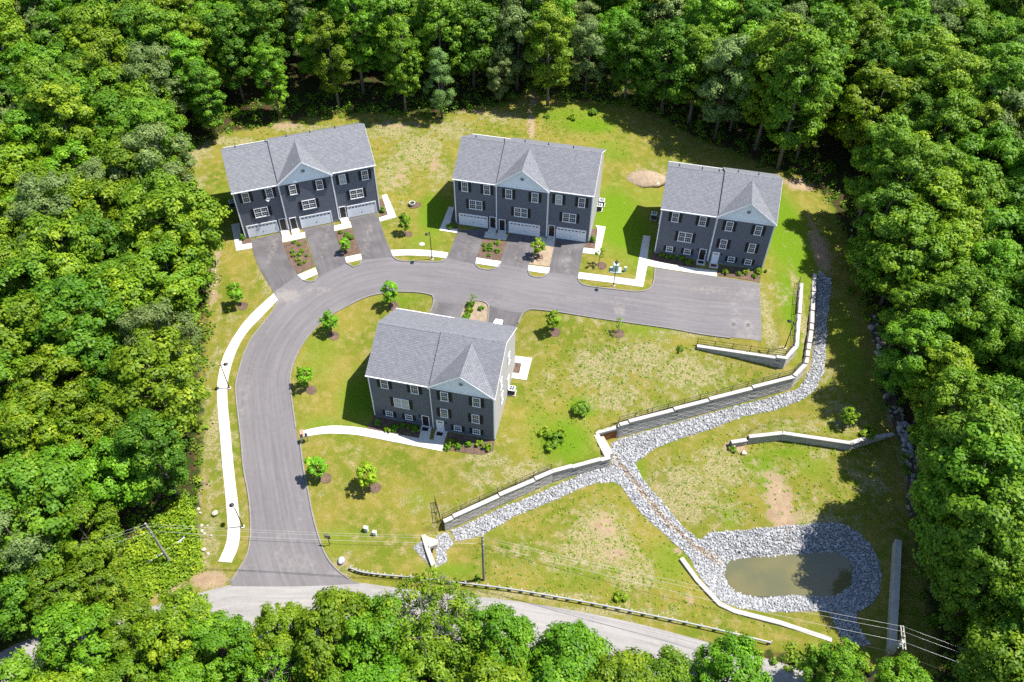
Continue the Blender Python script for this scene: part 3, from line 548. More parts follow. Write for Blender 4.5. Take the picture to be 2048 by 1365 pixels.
# roads, drives, kerbs, walks
def wear(m, coord_attr=True):
    """paving streaks running along the road and pale dusty stains"""
    nt = m.node_tree; n = nt.nodes; l = nt.links; b = n["Principled BSDF"]; src = b.inputs["Base Color"].links[0].from_socket
    a = n.new("ShaderNodeAttribute"); a.attribute_name = 'lateral'; s_ = n.new("ShaderNodeAttribute"); s_.attribute_name = 'stain'; tc = n.new("ShaderNodeTexCoord")
    mp = n.new("ShaderNodeMapping"); mp.inputs["Scale"].default_value = (.045, .045, .045); l.new(tc.outputs["Object"], mp.inputs[0])
    cx = n.new("ShaderNodeVectorMath"); cx.operation = 'ADD'; cm_ = n.new("ShaderNodeCombineXYZ"); l.new(a.outputs["Fac"], cm_.inputs[2]); l.new(mp.outputs[0], cx.inputs[0]); l.new(cm_.outputs[0], cx.inputs[1])
    t = n.new("ShaderNodeTexNoise"); t.inputs["Scale"].default_value = 2.6; t.inputs["Detail"].default_value = 5; t.inputs["Roughness"].default_value = .65; l.new(cx.outputs[0], t.inputs["Vector"])
    r = n.new("ShaderNodeMapRange"); r.inputs[1].default_value = .3; r.inputs[2].default_value = .7; r.inputs[3].default_value = .84; r.inputs[4].default_value = 1.15; l.new(t.outputs[0], r.inputs[0])
    hv = n.new("ShaderNodeHueSaturation"); l.new(src, hv.inputs["Color"]); l.new(r.outputs[0], hv.inputs["Value"])
    g = n.new("ShaderNodeTexNoise"); g.inputs["Scale"].default_value = 1.7; g.inputs["Detail"].default_value = 7; l.new(tc.outputs["Object"], g.inputs["Vector"])
    ml = n.new("ShaderNodeMath"); ml.operation = 'MULTIPLY_ADD'; ml.inputs[1].default_value = 1.2; l.new(g.outputs[0], ml.inputs[0]); l.new(s_.outputs["Fac"], ml.inputs[2])
    r2 = n.new("ShaderNodeMapRange"); r2.inputs[1].default_value = .85; r2.inputs[2].default_value = 1.5; r2.inputs[4].default_value = .55; l.new(ml.outputs[0], r2.inputs[0])
    mx = n.new("ShaderNodeMix"); mx.data_type = 'RGBA'; l.new(r2.outputs[0], mx.inputs[0]); l.new(hv.outputs[0], mx.inputs[6]); mx.inputs[7].default_value = (.30, .265, .235, 1); l.new(mx.outputs[2], b.inputs["Base Color"])
wear(M['asphalt']); wear(M['drive']); wear(M['oldroad'])
STAIN = [(575, 592, 26, 12, .8), (640, 580, 30, 10, .4), (1490, 676, 26, 12, .7), (1415, 580, 40, 8, .5), (1500, 590, 30, 14, .45), (1470, 620, 14, 30, .4), (1240, 622, 12, 10, .7), (1468, 648, 9, 8, .7), (1496, 650, 9, 8, .7), (560, 1090, 14, 60, .35), (590, 1130, 50, 20, .4), (680, 1148, 18, 10, .7), (485, 1130, 14, 20, .5), (490, 790, 8, 60, .4), (600, 1020, 8, 80, .35),
         (545, 500, 10, 30, .5), (650, 490, 9, 40, .4), (735, 480, 9, 40, .45), (930, 500, 14, 30, .3), (1035, 510, 12, 30, .35), (1135, 520, 12, 30, .4), (1000, 598, 80, 6, .25), (1200, 600, 120, 6, .3), (870, 610, 8, 8, .5)]
def wear_attrs(o, line):
    xy = np.array([v.co[:2] for v in o.data.vertices]); a = o.data.attributes.new('lateral', 'FLOAT', 'POINT'); a.data.foreach_set('value', seg_dist(xy, line, False)[0])
    a = o.data.attributes.new('stain', 'FLOAT', 'POINT'); a.data.foreach_set('value', field(xy, STAIN))
INNER = smooth_poly(GP([(1600, 690), (1460.9, 677), (1150, 630.5), (1060, 618), (958, 601), (846.7, 586.4), (796.6, 583.7), (760.4, 587.8), (727, 596), (693.6, 612.9), (657.4, 632.4), (629.6, 657.4), (607, 685), (590.6, 715.9), (582.3, 741), (579.3, 760), (582.9, 795), (591.6, 857), (606.9, 940), (616, 980), (625.6, 1033.7), (650, 1112), (700, 1200)]), False)
rd = drape('road', GP(ROAD), .045, M['asphalt'], 0.7); wear_attrs(rd, INNER)
for p in DRIVES: q = GP(p); o = drape('driveway', q, .038, M['drive'], 0.6); wear_attrs(o, [q[-1], q[-2], q[-3], q[-4]])
o = drape('main_road', GP(MAINROAD), .03, M['oldroad'], 0.9); wear_attrs(o, GP(MAINROAD[:18]))
for p in WALKS: drape('sidewalk', GP(p), .075, M['concrete'], 0.5, thick=.12)
for p in BEDS: drape('mulch_bed', GP(p), .06, M['mulch'], 0.45, thick=.1)
for p in STRAWBEDS: drape('mulch_bed', GP(p), .05, M['soil'], 0.5)
drape('paver_pad', GP([(598.5, 861.5), (606, 860), (608.5, 874.5), (600.5, 876)]), .085, M['paver'], 0.4, False, .1)
KERBS = [[(463, 1165), (475.6, 1143), (491, 1121), (500.6, 1090), (502, 1043), (497.5, 987), (486.5, 940), (482.6, 881), (478.2, 846), (473.8, 809), (471.2, 779), (473, 760), (480.9, 731.6), (491, 700), (505.9, 672.4), (533, 641.7), (553.7, 611), (557.4, 601)],
         [(606.6, 561.5), (616.3, 565), (628.6, 564), (636, 552)], [(693, 527), (706.5, 535.2), (719, 531.4), (724, 520)], [(785, 513.5), (791.6, 519.6), (802, 523.5), (828.6, 524.2), (865.5, 524.8), (881.3, 524.8), (890.6, 520.2), (893.6, 516.5)],
         [(950.5, 529), (957, 537.7), (974.5, 541.4), (992, 539), (999, 530)], [(1056, 542), (1059.2, 551.4), (1071.7, 556.4), (1089, 555), (1097, 547)],
         [(1155.8, 558), (1159.8, 566.4), (1167.7, 571.7), (1192.7, 575.6), (1232.3, 580.2), (1269.2, 584.8), (1289, 583.5), (1302, 577), (1307.5, 566.4), (1310, 536.5)],
         [(1036, 648), (1044.3, 627.9), (1053.8, 622), (1062.6, 619), (1092, 622), (1150, 630.5), (1460.9, 677)],
         [(919, 639), (927.4, 612.9), (938.6, 603), (958, 601.8), (972, 606), (979, 614), (974.7, 646.3)],
         [(858, 630), (869, 604.5), (864.8, 592), (846.7, 586.4), (796.6, 583.7), (760.4, 587.8), (727, 596), (693.6, 612.9), (657.4, 632.4), (629.6, 657.4), (607, 685), (590.6, 715.9), (582.3, 741), (579.3, 760), (582.9, 795), (591.6, 857)],
         [(600, 880), (606.9, 940), (616, 980), (625.6, 1033.7), (638, 1077.5), (650.6, 1112), (672.5, 1140), (697.5, 1158.7)]]
for k in KERBS: ribbon('kerb', GP(k), .18, .14, M['kerb'], .03)
water = drape('pond_water', [P2(u, v, WATER_Z) for u, v in POND_PX], 0, None, 1.0)
for v in water.data.vertices: v.co.z = WATER_Z
mw = mat('murky_water', (0.130, 0.120, 0.050), 0.04, 0.5, (0.098, 0.098, 0.050), 0.22, 0.0, detail=3, var2=(0.140, 0.118, 0.050), scale2=0.3)
nn = mw.node_tree.nodes; ll = mw.node_tree.links
wv = nn.new("ShaderNodeTexNoise"); wv.inputs["Scale"].default_value = 1.6; wb = nn.new("ShaderNodeBump"); wb.inputs["Strength"].default_value = 0.05
ll.new(wv.outputs[0], wb.inputs["Height"]); ll.new(wb.outputs[0], nn["Principled BSDF"].inputs["Normal"])
water.data.materials.clear(); water.data.materials.append(mw)

# ------------------------------------------------------------------ townhouses
HE, HR, DEP, OV, RK, PR = 8.5, 11.84, 11.35, 0.3, 0.15, 0.3
WE_, WM_, WD_ = 6.43, 7.60, 8.0
def roof_mesh(name, quads, thick, parent):
    """roof slabs: each quad is a sloping sheet with thickness; UV runs along the courses in metres"""
    mb = MB(); uvs = []
    for q in quads:
        q = [Vector(p) for p in q]; n = (q[1] - q[0]).cross(q[-1] - q[0]).normalized()
        if n.z < 0: q.reverse(); n = -n
        k = len(q); lo = [p - Vector((0, 0, thick)) for p in q]
        fs = [tuple(range(k)), tuple(range(2 * k - 1, k - 1, -1))] + [(i, k + i, k + (i + 1) % k, (i + 1) % k) for i in range(k)]
        mb.add(q + lo, fs)
        h = Vector((0, 0, 1)).cross(n).normalized(); s = n.cross(h)
        for f in fs:
            for i in f:
                p = (q + lo)[i]; uvs.append((p.dot(h), p.dot(s)))
    me = mb.mesh(name, M['roof']); ul = me.uv_layers.new(name='UVMap')
    for i, u in enumerate(uvs): ul.data[i].uv = u
    return link(name, me, parent)
def siding_mesh(spans, y, pitch=0.24, proud=0.014):
    """lapped boards facing -y; spans: function z -> (x0, x1) between z0 and z1"""
    z0, z1, fx = spans; mb = MB(); z = z0
    while z < z1 - 0.01:
        t = min(z + pitch, z1); a0, b0 = fx(z); a1, b1 = fx(t)
        mb.add([(a0, y - proud, z), (b0, y - proud, z), (b1, y - 0.006, t), (a1, y - 0.006, t), (a0, y, z), (b0, y, z)], [(0, 1, 2, 3), (4, 5, 1, 0)])
        z = t
    return mb
_win_cache = {}
def window(root, x, z0, z1, w, y, double=False, glass='glass', rows=4, cols=3, shutters=True, sw=0.42):
    y -= 0.03
    key = (round(z1 - z0, 2), w, double, rows, cols)
    if key not in _win_cache:
        h = z1 - z0; f = MB(); c = 0.10
        f.box(-w / 2, -w / 2 + c, -.07, 0, 0, h); f.box(w / 2 - c, w / 2, -.07, 0, 0, h)
        f.box(-w / 2 + c, w / 2 - c, -.07, 0, h - c, h); f.box(-w / 2 - .03, w / 2 + .03, -.10, 0, -.04, c * .8)
        f.box(-w / 2 + c, w / 2 - c, -.055, -.008, h / 2 - .035, h / 2 + .035)
        if double: f.box(-.06, .06, -.07, -.002, c * .8, h - c)
        units = [(-w / 2 + c, w / 2 - c)] if not double else [(-w / 2 + c, -.06), (.06, w / 2 - c)]
        for a, b in units:
            for k in range(1, cols): xx = a + (b - a) * k / cols; f.box(xx - .010, xx + .010, -.042, -.012, c * .8, h - c)
            for k in range(1, rows):
                if rows % 2 == 0 and k == rows // 2: continue
                zz = c * .8 + (h - c * 1.8) * k / rows; f.box(a, b, -.040, -.014, zz - .010, zz + .010)
        g = MB(); g.box(-w / 2 + .03, w / 2 - .03, -.020, -.004, .03, h - .03)
        s = MB(); s.box(-sw / 2, -sw / 2 + .06, -.05, 0, 0, h); s.box(sw / 2 - .06, sw / 2, -.05, 0, 0, h); 
        for zz in (0, h / 2 - .04, h - .08): s.box(-sw / 2 + .06, sw / 2 - .06, -.045, 0, zz, zz + .08)
        nsl = max(4, int(h / .11))
        for k in range(nsl):
            zz = .08 + (h - .16) * k / nsl; s.add([(-sw / 2 + .06, -.035, zz), (sw / 2 - .06, -.035, zz), (sw / 2 - .06, -.012, zz + .1), (-sw / 2 + .06, -.012, zz + .1)], [(0, 1, 2, 3)])
        _win_cache[key] = (f.mesh('window_frame', M['white']), {}, s.mesh('shutter', M['shutter']), g)
    fm, gm, sm, g = _win_cache[key]
    if glass not in gm: gm[glass] = g.mesh('pane', M[glass])
    fr = link('window', fm, root, (x, y, z0)); link('pane', gm[glass], fr)
    if shutters:
        for sgn in (-1, 1): link('shutter', sm, root, (x + sgn * (w / 2 + sw / 2 + .02), y, z0))
_door_cache = {}
def door(root, x, y, z, dark=True):
    y -= 0.03
    if 'f' not in _door_cache:
        f = MB(); w, h = 1.02, 2.15
        f.box(-w / 2, -w / 2 + .1, -.07, 0, 0, h); f.box(w / 2 - .1, w / 2, -.07, 0, 0, h); f.box(-w / 2 + .1, w / 2 - .1, -.07, 0, h - .1, h); f.box(-w / 2 + .1, w / 2 - .1, -.09, 0, 0, .06)
        d = MB(); d.box(-.41, .41, -.035, -.004, .06, 2.05)
        for a in (-.31, .05):
            for b, t in ((.2, .85), (1.0, 1.5)): d.box(a, a + .26, -.042, -.034, b, t)
        g = MB()
        for a in (-.29, -.08, .13): g.box(a, a + .16, -.04, -.030, 1.66, 1.9)
        hnd = MB(); hnd.box(.31, .37, -.08, -.036, 1.0, 1.06); hnd.box(.32, .36, -.045, -.034, .95, 1.15)
        _door_cache.update(f=f.mesh('door_frame', M['white']), d=d.mesh('front_door', M['door']), w=d.mesh('front_door', M['white']), g=g.mesh('door_light', M['glass']), h=hnd.mesh('handle', M['galv']))
    c = _door_cache
    link('door_frame', c['f'], root, (x, y, z)); d = link('front_door', c['d' if dark else 'w'], root, (x, y, z))
    if not dark: d['label'] = 'white front door'
    link('door_light', c['g'], d); link('handle', c['h'], d)
_gar_cache = {}
def garage(root, x0, x1, y):
    y -= 0.03; W = x1 - x0
    k = round(W, 2)
    if k not in _gar_cache:
        f = MB(); h = 2.2; f.box(0, .13, -.06, 0, 0, h); f.box(W - .13, W, -.06, 0, 0, h); f.box(.13, W - .13, -.06, 0, h - .13, h)
        s = MB(); n = 8
        s.box(.12, W - .12, -.012, -.002, 0, .5)
        s.box(.135, W - .135, -.020, -.011, .02, .485)
        l = MB(); l.box(0, .36, -.033, -.022, 0, .17)
        hd = MB(); hd.box(-.10, .10, -.05, -.022, 0, .035); hd.box(-.02, .02, -.045, -.022, -.06, .06)
        _gar_cache[k] = (f.mesh('garage_door', M['white']), s.mesh('door_section', M['white']), l.mesh('door_window', M['glass']), hd.mesh('handle', M['black']))
    f, s, l, hd = _gar_cache[k]
    g = link('garage_door', f, root, (x0, y, .02))
    for i in range(4): link('door_section', s, g, (0, 0, .015 + i * .512))
    n = 8
    for i in range(n): link('door_window', l, g, (.14 + (W - .28) * (i + .5) / n - .18, 0, 1.73))
    link('handle', hd, g, (W / 2, 0, .72))
def lamp_fix(root, x, y, z):
    m = MB(); m.bbox(-.08, .08, -.2, -.03, 0, .28, .03); m.box(-.05, .05, -.06, -.03, -.05, .33); m.obj('wall_lamp', M['black'], root, loc=(x, y, z))

def townhouse(label, x0, y0, z0, yaw, units, front, zfound=-.6, roofpipes=True):
    root = thing('townhouse', label, 'townhouse', (x0, y0, z0), yaw, 'grey townhouses round the cul-de-sac')
    xs = [0]
    for w in units: xs.append(xs[-1] + w)
    L = xs[-1]; gi = 1; nu = len(units); RZ = .27
    def zroof(y): return HE + (HR - HE) * (1 - abs(y - DEP / 2) / (DEP / 2 + OV))
    # shell: side and back walls with gable ends (front is covered by the siding of each unit)
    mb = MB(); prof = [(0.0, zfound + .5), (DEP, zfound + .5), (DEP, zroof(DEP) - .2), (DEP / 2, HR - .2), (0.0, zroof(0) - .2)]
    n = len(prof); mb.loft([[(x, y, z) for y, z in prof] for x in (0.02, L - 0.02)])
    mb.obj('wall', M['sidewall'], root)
    # lapped boards on the two end walls
    for sx, name in ((0, 'end_siding'), (L, 'end_siding')):
        s = MB(); z = .35; sg = -1 if sx == 0 else 1
        while z < HR - .4:
            t = z + .2
            def yr(zz): 
                d = max(0, (HR - .2 - zz) / (HR - HE) * (DEP / 2 + OV)); return max(0, DEP / 2 - d), min(DEP, DEP / 2 + d)
            a0, b0 = yr(z); a1, b1 = yr(t)
            s.add([(sx + sg * .014, a0, z), (sx + sg * .014, b0, z), (sx + sg * .004, b1, t), (sx + sg * .004, a1, t), (sx, a0, z), (sx, b0, z)], [(0, 1, 2, 3), (4, 5, 1, 0)] if sg > 0 else [(3, 2, 1, 0), (0, 1, 5, 4)]); z = t
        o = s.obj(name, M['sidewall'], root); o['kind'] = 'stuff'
    f = MB(); f.box(-.03, L + .03, .0, DEP + .03, zfound - 1.5, .35)
    for i in range(nu):
        y = -PR if i == gi else 0.0
        f.box(xs[i] + (.02 if i else -.03), xs[i + 1] - (.02 if i < nu - 1 else -.03), y - .012, y + .3 if y else -.001, zfound - 1.5, .35)
    f.obj('foundation', M['found'], root)
    # party wall step: the projecting middle unit
    b = MB(); b.box(xs[gi] + .001, xs[gi + 1] - .001, -PR + .001, .02, .2, HE - .12); b.obj('projecting_wall', M['siding'], root)
    for i in range(nu):
        y = -PR if i == gi else 0.0
        top = HE - .1 if i == gi else HE - .2
        o = siding_mesh((.35, top, lambda z, i=i: (xs[i] + .0, xs[i + 1] - .0)), y).obj('front_siding', M['siding'], root); o['kind'] = 'stuff'
    # roof slabs
    sy = HE + RZ
    roof_mesh('roof', [[(-RK, -OV, HE), (xs[1] - .002, -OV, HE), (xs[1] - .002, DEP / 2, HR), (-RK, DEP / 2, HR)], [(-RK, DEP / 2, HR), (xs[1] - .002, DEP / 2, HR), (xs[1] - .002, DEP + OV, HE), (-RK, DEP + OV, HE)]], .16, root)
    roof_mesh('roof', [[(xs[1], -OV, sy), (L + RK, -OV, sy), (L + RK, DEP / 2, HR + RZ), (xs[1], DEP / 2, HR + RZ)], [(xs[1], DEP / 2, HR + RZ), (L + RK, DEP / 2, HR + RZ), (L + RK, DEP + OV, sy), (xs[1], DEP + OV, sy)]], .22, root)
    ga, gb = xs[gi] + .0, xs[gi + 1]; gc = (ga + gb) / 2; ha = 11.72; fy = -PR - .34
    yb = (ha - sy) / (HR - HE) * (DEP / 2 + OV) - OV
    e = .05
    roof_mesh('gable_roof', [[(ga - .12, fy, sy + e - .1), (gc, fy, ha + e), (gc, yb, ha + e), (ga - .12, -OV - .02, sy + e - .1)], [(gb + .12, fy, sy + e - .1), (gc, fy, ha + e), (gc, yb, ha + e), (gb + .12, -OV - .02, sy + e - .1)]], .13, root)
    # ridge caps
    rc = MB()
    for a, b_, z in ((-RK, xs[1], HR), (xs[1], L + RK, HR + RZ)):
        k = max(1, int((b_ - a) / .3))
        for j in range(k):
            u0 = a + (b_ - a) * j / k; u1 = u0 + (b_ - a) / k + .02; zz = z + .015 + .01 * (j % 2)
            rc.add([(u0, DEP / 2 - .15, zz - .075), (u1, DEP / 2 - .15, zz - .075), (u1, DEP / 2, zz), (u0, DEP / 2, zz), (u1, DEP / 2 + .15, zz - .075), (u0, DEP / 2 + .15, zz - .075)], [(0, 1, 2, 3), (3, 2, 4, 5)])
    o = rc.obj('ridge_cap', M['ridge'], root); o['kind'] = 'stuff'
    # gable front, rakes, vent
    gz0 = HE - .05; hw = (gb - ga) / 2
    def gspan(z):
        k = max(0.0, min(1.0, (ha - .12 - z) / (ha - .12 - gz0))); return (gc - hw * k, gc + hw * k)
    o = siding_mesh((gz0, ha - .14, gspan), -PR - .02, .18, .022).obj('gable_siding', M['gable'], root); o['kind'] = 'stuff'
    bk = MB(); bk.add([(ga, -PR - .015, gz0), (gb, -PR - .015, gz0), (gc, -PR - .015, ha - .12), (ga, .2, gz0), (gb, .2, gz0), (gc, .2, ha - .12)], [(0, 1, 2), (5, 4, 3), (0, 2, 5, 3), (1, 4, 5, 2), (0, 3, 4, 1)]); bk.obj('gable_wall', M['gable'], root)
    tr = MB(); tr.box(ga - .02, gb + .02, -PR - .09, -PR - .005, gz0 - .14, gz0 + .1)
    for sx in (ga - .1, gb + .1): tr.bar((sx, fy - .02, sy - .16), (gc, fy - .02, ha - .12), .05, .2)
    for sx in (ga - .02, gb + .02): tr.box(sx - .16, sx + .16, fy - .02, -PR, gz0 - .05, gz0 + .14)
    tr.obj('gable_trim', M['white'], root)
    vt = MB(); N = 16
    vt.loft([[(gc + r * math.cos(2 * math.pi * k / N), yy, 10.05 + r * math.sin(2 * math.pi * k / N)) for k in range(N)] for r, yy in ((.38, -PR - .03), (.38, -PR - .10), (.29, -PR - .10), (.29, -PR - .06))])
    v = vt.obj('gable_vent', M['white'], root)
    lv = MB()
    for k in range(6):
        z = 9.80 + k * .085; hw2 = math.sqrt(max(.001, .28 ** 2 - (z + .03 - 10.05) ** 2)); lv.add([(gc - hw2, -PR - .09, z), (gc + hw2, -PR - .09, z), (gc + hw2, -PR - .065, z + .08), (gc - hw2, -PR - .065, z + .08)], [(0, 1, 2, 3)])
    lo = lv.obj('louvre', M['found'], v)
    # trims: corner boards, gutters, downspouts
    cb = [(0, 0.0), (L, -PR if nu == 2 else 0.0)]
    for x, y in cb:
        t = MB(); s = 1 if x > 0 else -1; t.box(x - (.12 if s > 0 else .03), x + (.03 if s > 0 else .12), y - .045, y + .1, .35, HE - .22); t.obj('corner_board', M['white'], root)
    for i in ((gi, gi + 1) if nu == 3 else (gi,)):
        t = MB(); x = xs[i]; s = -1 if i == gi else 1
        t.box(x - .06, x + .06, -PR - .05, -PR + .04, .3, HE - .24); t.box(x - .055 + s * .09, x + .055 + s * .09, -.12, -.03, .1, HE - .22); t.obj('downspout', M['white'], root)
    gut = [(-RK, xs[1] - .14, HE)] + ([(xs[2] + .2, L + RK, sy)] if nu == 3 else [])
    for a, b_, z in gut:
        t = MB(); t.box(a, b_, -OV - .13, -OV - .003, z - .17, z - .045); t.box(a + .02, b_ - .02, -OV - .11, -OV - .02, z - .05, z - .03); t.obj('gutter', M['white'], root)
        t = MB(); t.box(a + .02, b_ - .02, -OV + .002, .01, z - .24, z - .19); t.obj('soffit', M['white'], root)
    t = MB(); t.box(-RK, L + RK, DEP + OV + .003, DEP + OV + .12, HE - .15, HE - .03); t.obj('gutter', M['white'], root)
    for x in (-RK - .015, L + RK + .015):
        zz = HE - .17 + (RZ if x > 0 else 0); t = MB(); t.bar((x, -OV, zz), (x, DEP / 2, zz + HR - HE), .025, .16); t.bar((x, DEP + OV, zz), (x, DEP / 2, zz + HR - HE), .025, .16); t.obj('rake_board', M['white'], root)
    if roofpipes:
        for k, fx in enumerate((.09, .3, .45, .62, .80)):
            x = L * fx; y = DEP / 2 + .75; z = zroof(y) + RZ * (x > xs[1]); t = MB(); t.tube([(x, y, z - .1), (x, y, z + .42)], .06, 8); t.tube([(x, y, z - .1), (x, y, z + .07)], .13, 8); t.obj('vent_pipe', M['black'], root)
    # openings
    if front == 'garage':
        spec = [dict(up=(1.63, 4.95), dbl=3.2, gar=(.52, 5.0), dr=5.78), dict(up=(1.85, 5.72), dbl=3.68, gar=(1.86, 6.62), dr=.86), dict(up=(1.55, 4.88), dbl=3.25, gar=(1.42, 5.92), dr=.75)]
        for i, s in enumerate(spec):
            y = -PR if i == gi else 0.0; X = xs[i]
            for u in s['up']: window(root, X + u, 6.35, 8.0, 1.0, y, glass='glass' if (i * 2 + int(u)) % 5 else 'blind')
            window(root, X + s['dbl'], 3.35, 4.95, 2.0, y, True)
            garage(root, X + s['gar'][0], X + s['gar'][1], y); door(root, X + s['dr'], y, .22)
            st = MB(); st.bbox(X + s['dr'] - .62, X + s['dr'] + .62, y - 1.0, y - .015, -.2, .2, .03); st.bbox(X + s['dr'] - .62, X + s['dr'] + .62, y - 1.35, y - 1.003, -.2, .08, .03); st.obj('door_step', M['concrete'], root)
            lamp_fix(root, X + s['dr'] + (.66 if i else -.66), y, 1.85)
    else:
        X = 0; y = 0
        for u in (2.08, 5.95): window(root, u, 6.35, 8.0, 1.0, 0)
        window(root, 3.98, 3.0, 4.75, 2.0, 0, True, glass='blind' if front == 'low' else 'glass')
        for u in (2.1, 4.72): window(root, u, .78, 1.75, 1.0, 0, rows=2, sw=.36)
        door(root, 6.95, 0, .06)
        X = xs[1]; y = -PR
        for u in (1.82, 5.85): window(root, X + u, 6.35, 8.0, 1.0, y)
        for u in (1.62, 5.65): window(root, X + u, 3.05, 4.7, 1.0, y)
        for u in (3.25, 5.7): window(root, X + u, .78, 1.75, 1.0, y, rows=2, sw=.36)
        door(root, X + .95, y, .06, False)
        for xx, yy in ((6.95, 0), (X + .95, y)):
            st = MB(); st.bbox(xx - .65, xx + .65, yy - 1.1, yy - .015, -.4, .07, .03); st.obj('door_step', M['concrete'], root)
            mt = MB(); mt.bbox(xx - .4, xx + .4, yy - .85, yy - .3, .072, .09, .02); mt.obj('door_mat', M['rubber'] if front == 'low' or xx < 7 else M['signred'], root)
        lamp_fix(root, 6.2, 0, 1.8); lamp_fix(root, X + 1.75, y, 1.8)
        for sx in (0, L):   # small end windows
            for yy, zz in ((3.2, 6.4), (7.5, 6.4), (3.6, 3.2)):
                fr = link('window', _win_cache[(1.65, 1.0, False, 4, 3)][0], root, (sx + (.03 if sx else -.03), yy, zz), math.pi / 2 if sx else -math.pi / 2); link('pane', _win_cache[(1.65, 1.0, False, 4, 3)][1]['glass'], fr)
        dr = MB(); dr.box(L + .03, L + .09, 6.6, 7.6, 1.9, 4.05); dr.box(L + .091, L + .1, 6.72, 7.48, 1.98, 3.95); dr.obj('side_door', M['white'], root)
    return root
M['ridge'] = mat('ridge_shingle', (0.20, 0.203, 0.217), 0.9, 0.2, (0.14, 0.142, 0.153), 3.0)
H1 = townhouse('three unit grey townhouse turned towards the bend, its garage front catching sun', -39.85, 94.41, .159, .33708, (WE_, WM_, WE_), 'garage')
H2 = townhouse('three unit grey townhouse with shaded garage front, in the middle of the top row', -8.683, 98.548, 0, -.20741, (WE_, WM_, WE_), 'garage')
H3 = townhouse('two unit grey townhouse behind the square parking lot, beside the dark woods', 21.246, 93.85, -1.502, -.21772, (7.9, 7.9), 'doors')
H4 = townhouse('two unit grey townhouse alone on the lawn inside the road bend, rear roof slope showing', -17.712, 65.559, -5.5, -.21446, (8.02, 8.05), 'low', -1.0, False)
dish = thing('satellite_dish', 'small white dish fixed under an upper window of the angled townhouse', 'dish', tuple(H1.matrix_world @ Vector((0, 0, 0))))
dish.location = (0, 0, 0)
_c, _s = math.cos(.33708), math.sin(.33708)
def h1p(x, y, z): return (-39.85 + x * _c - y * _s, 94.41 + x * _s + y * _c, .159 + z)
dish.location = h1p(4.55, -.03, 6.2); dish.rotation_euler = (0, 0, .337)
t = MB(); t.tube([(0, 0, 0), (0, -.35, -.1), (0, -.5, .1)], .03, 6); t.obj('arm', M['white'], dish)
t = MB(); t.loft([[(r * math.cos(2 * math.pi * k / 14), -.5 - yy, .3 + r * .9 * math.sin(2 * math.pi * k / 14)) for k in range(14)] for r, yy in ((.05, -.05), (.18, 0), (.29, .07), (.28, .09), (.15, .03))]); t.obj('reflector', M['white'], dish)
t = MB(); t.tube([(0, -.5, .0), (0, -.95, .25)], .02, 6); t.box(-.05, .05, -1.0, -.9, .2, .3); t.obj('feed_horn', M['white'], dish)

# ------------------------------------------------------------------ retaining walls
rnd = random.Random(5)
def block_mesh(seed, L=1.0):
    """rough faced block 1 x 1 x 1 (x along wall, -y is the face)"""
    r = random.Random(seed); m = MB(); nxx, nzz = 3, 2; e = .012
    def fpt(i, j): 
        edge = i in (0, nxx) or j in (0, nzz); return (e + (1 - 2 * e) * i / nxx, (.02 if edge else -.025 - r.random() * .03), e * 2 + (1 - 4 * e) * j / nzz)
    fv = [fpt(i, j) for j in range(nzz + 1) for i in range(nxx + 1)]
    ff = [(j * (nxx + 1) + i, j * (nxx + 1) + i + 1, (j + 1) * (nxx + 1) + i + 1, (j + 1) * (nxx + 1) + i) for j in range(nzz) for i in range(nxx)]
    m.add(fv, ff); m.add([(e, .02, e * 2), (1 - e, .02, e * 2), (1 - e, .02, 1 - e * 2), (e, .02, 1 - e * 2), (e, 1, e * 2), (1 - e, 1, e * 2), (1 - e, 1, 1 - e * 2), (e, 1, 1 - e * 2)], [(3, 2, 6, 7), (0, 4, 5, 1), (0, 3, 7, 4), (1, 5, 6, 2)])
    return m.mesh('block', M['block'])
BLK = [block_mesh(i) for i in range(5)]
cm = MB(); cm.bbox(.006, .994, -.06, 1, 0, 1, .02); CAPM = cm.mesh('cap_stone', M['cap'])
def foot_z(p, n, off=.35):
    q = p + n * off; return tz(q[0], q[1])
RUST = [m_.copy() for m_ in BLK[:2]]
for m_ in RUST: m_.materials.clear(); m_.materials.append(M['rust'])
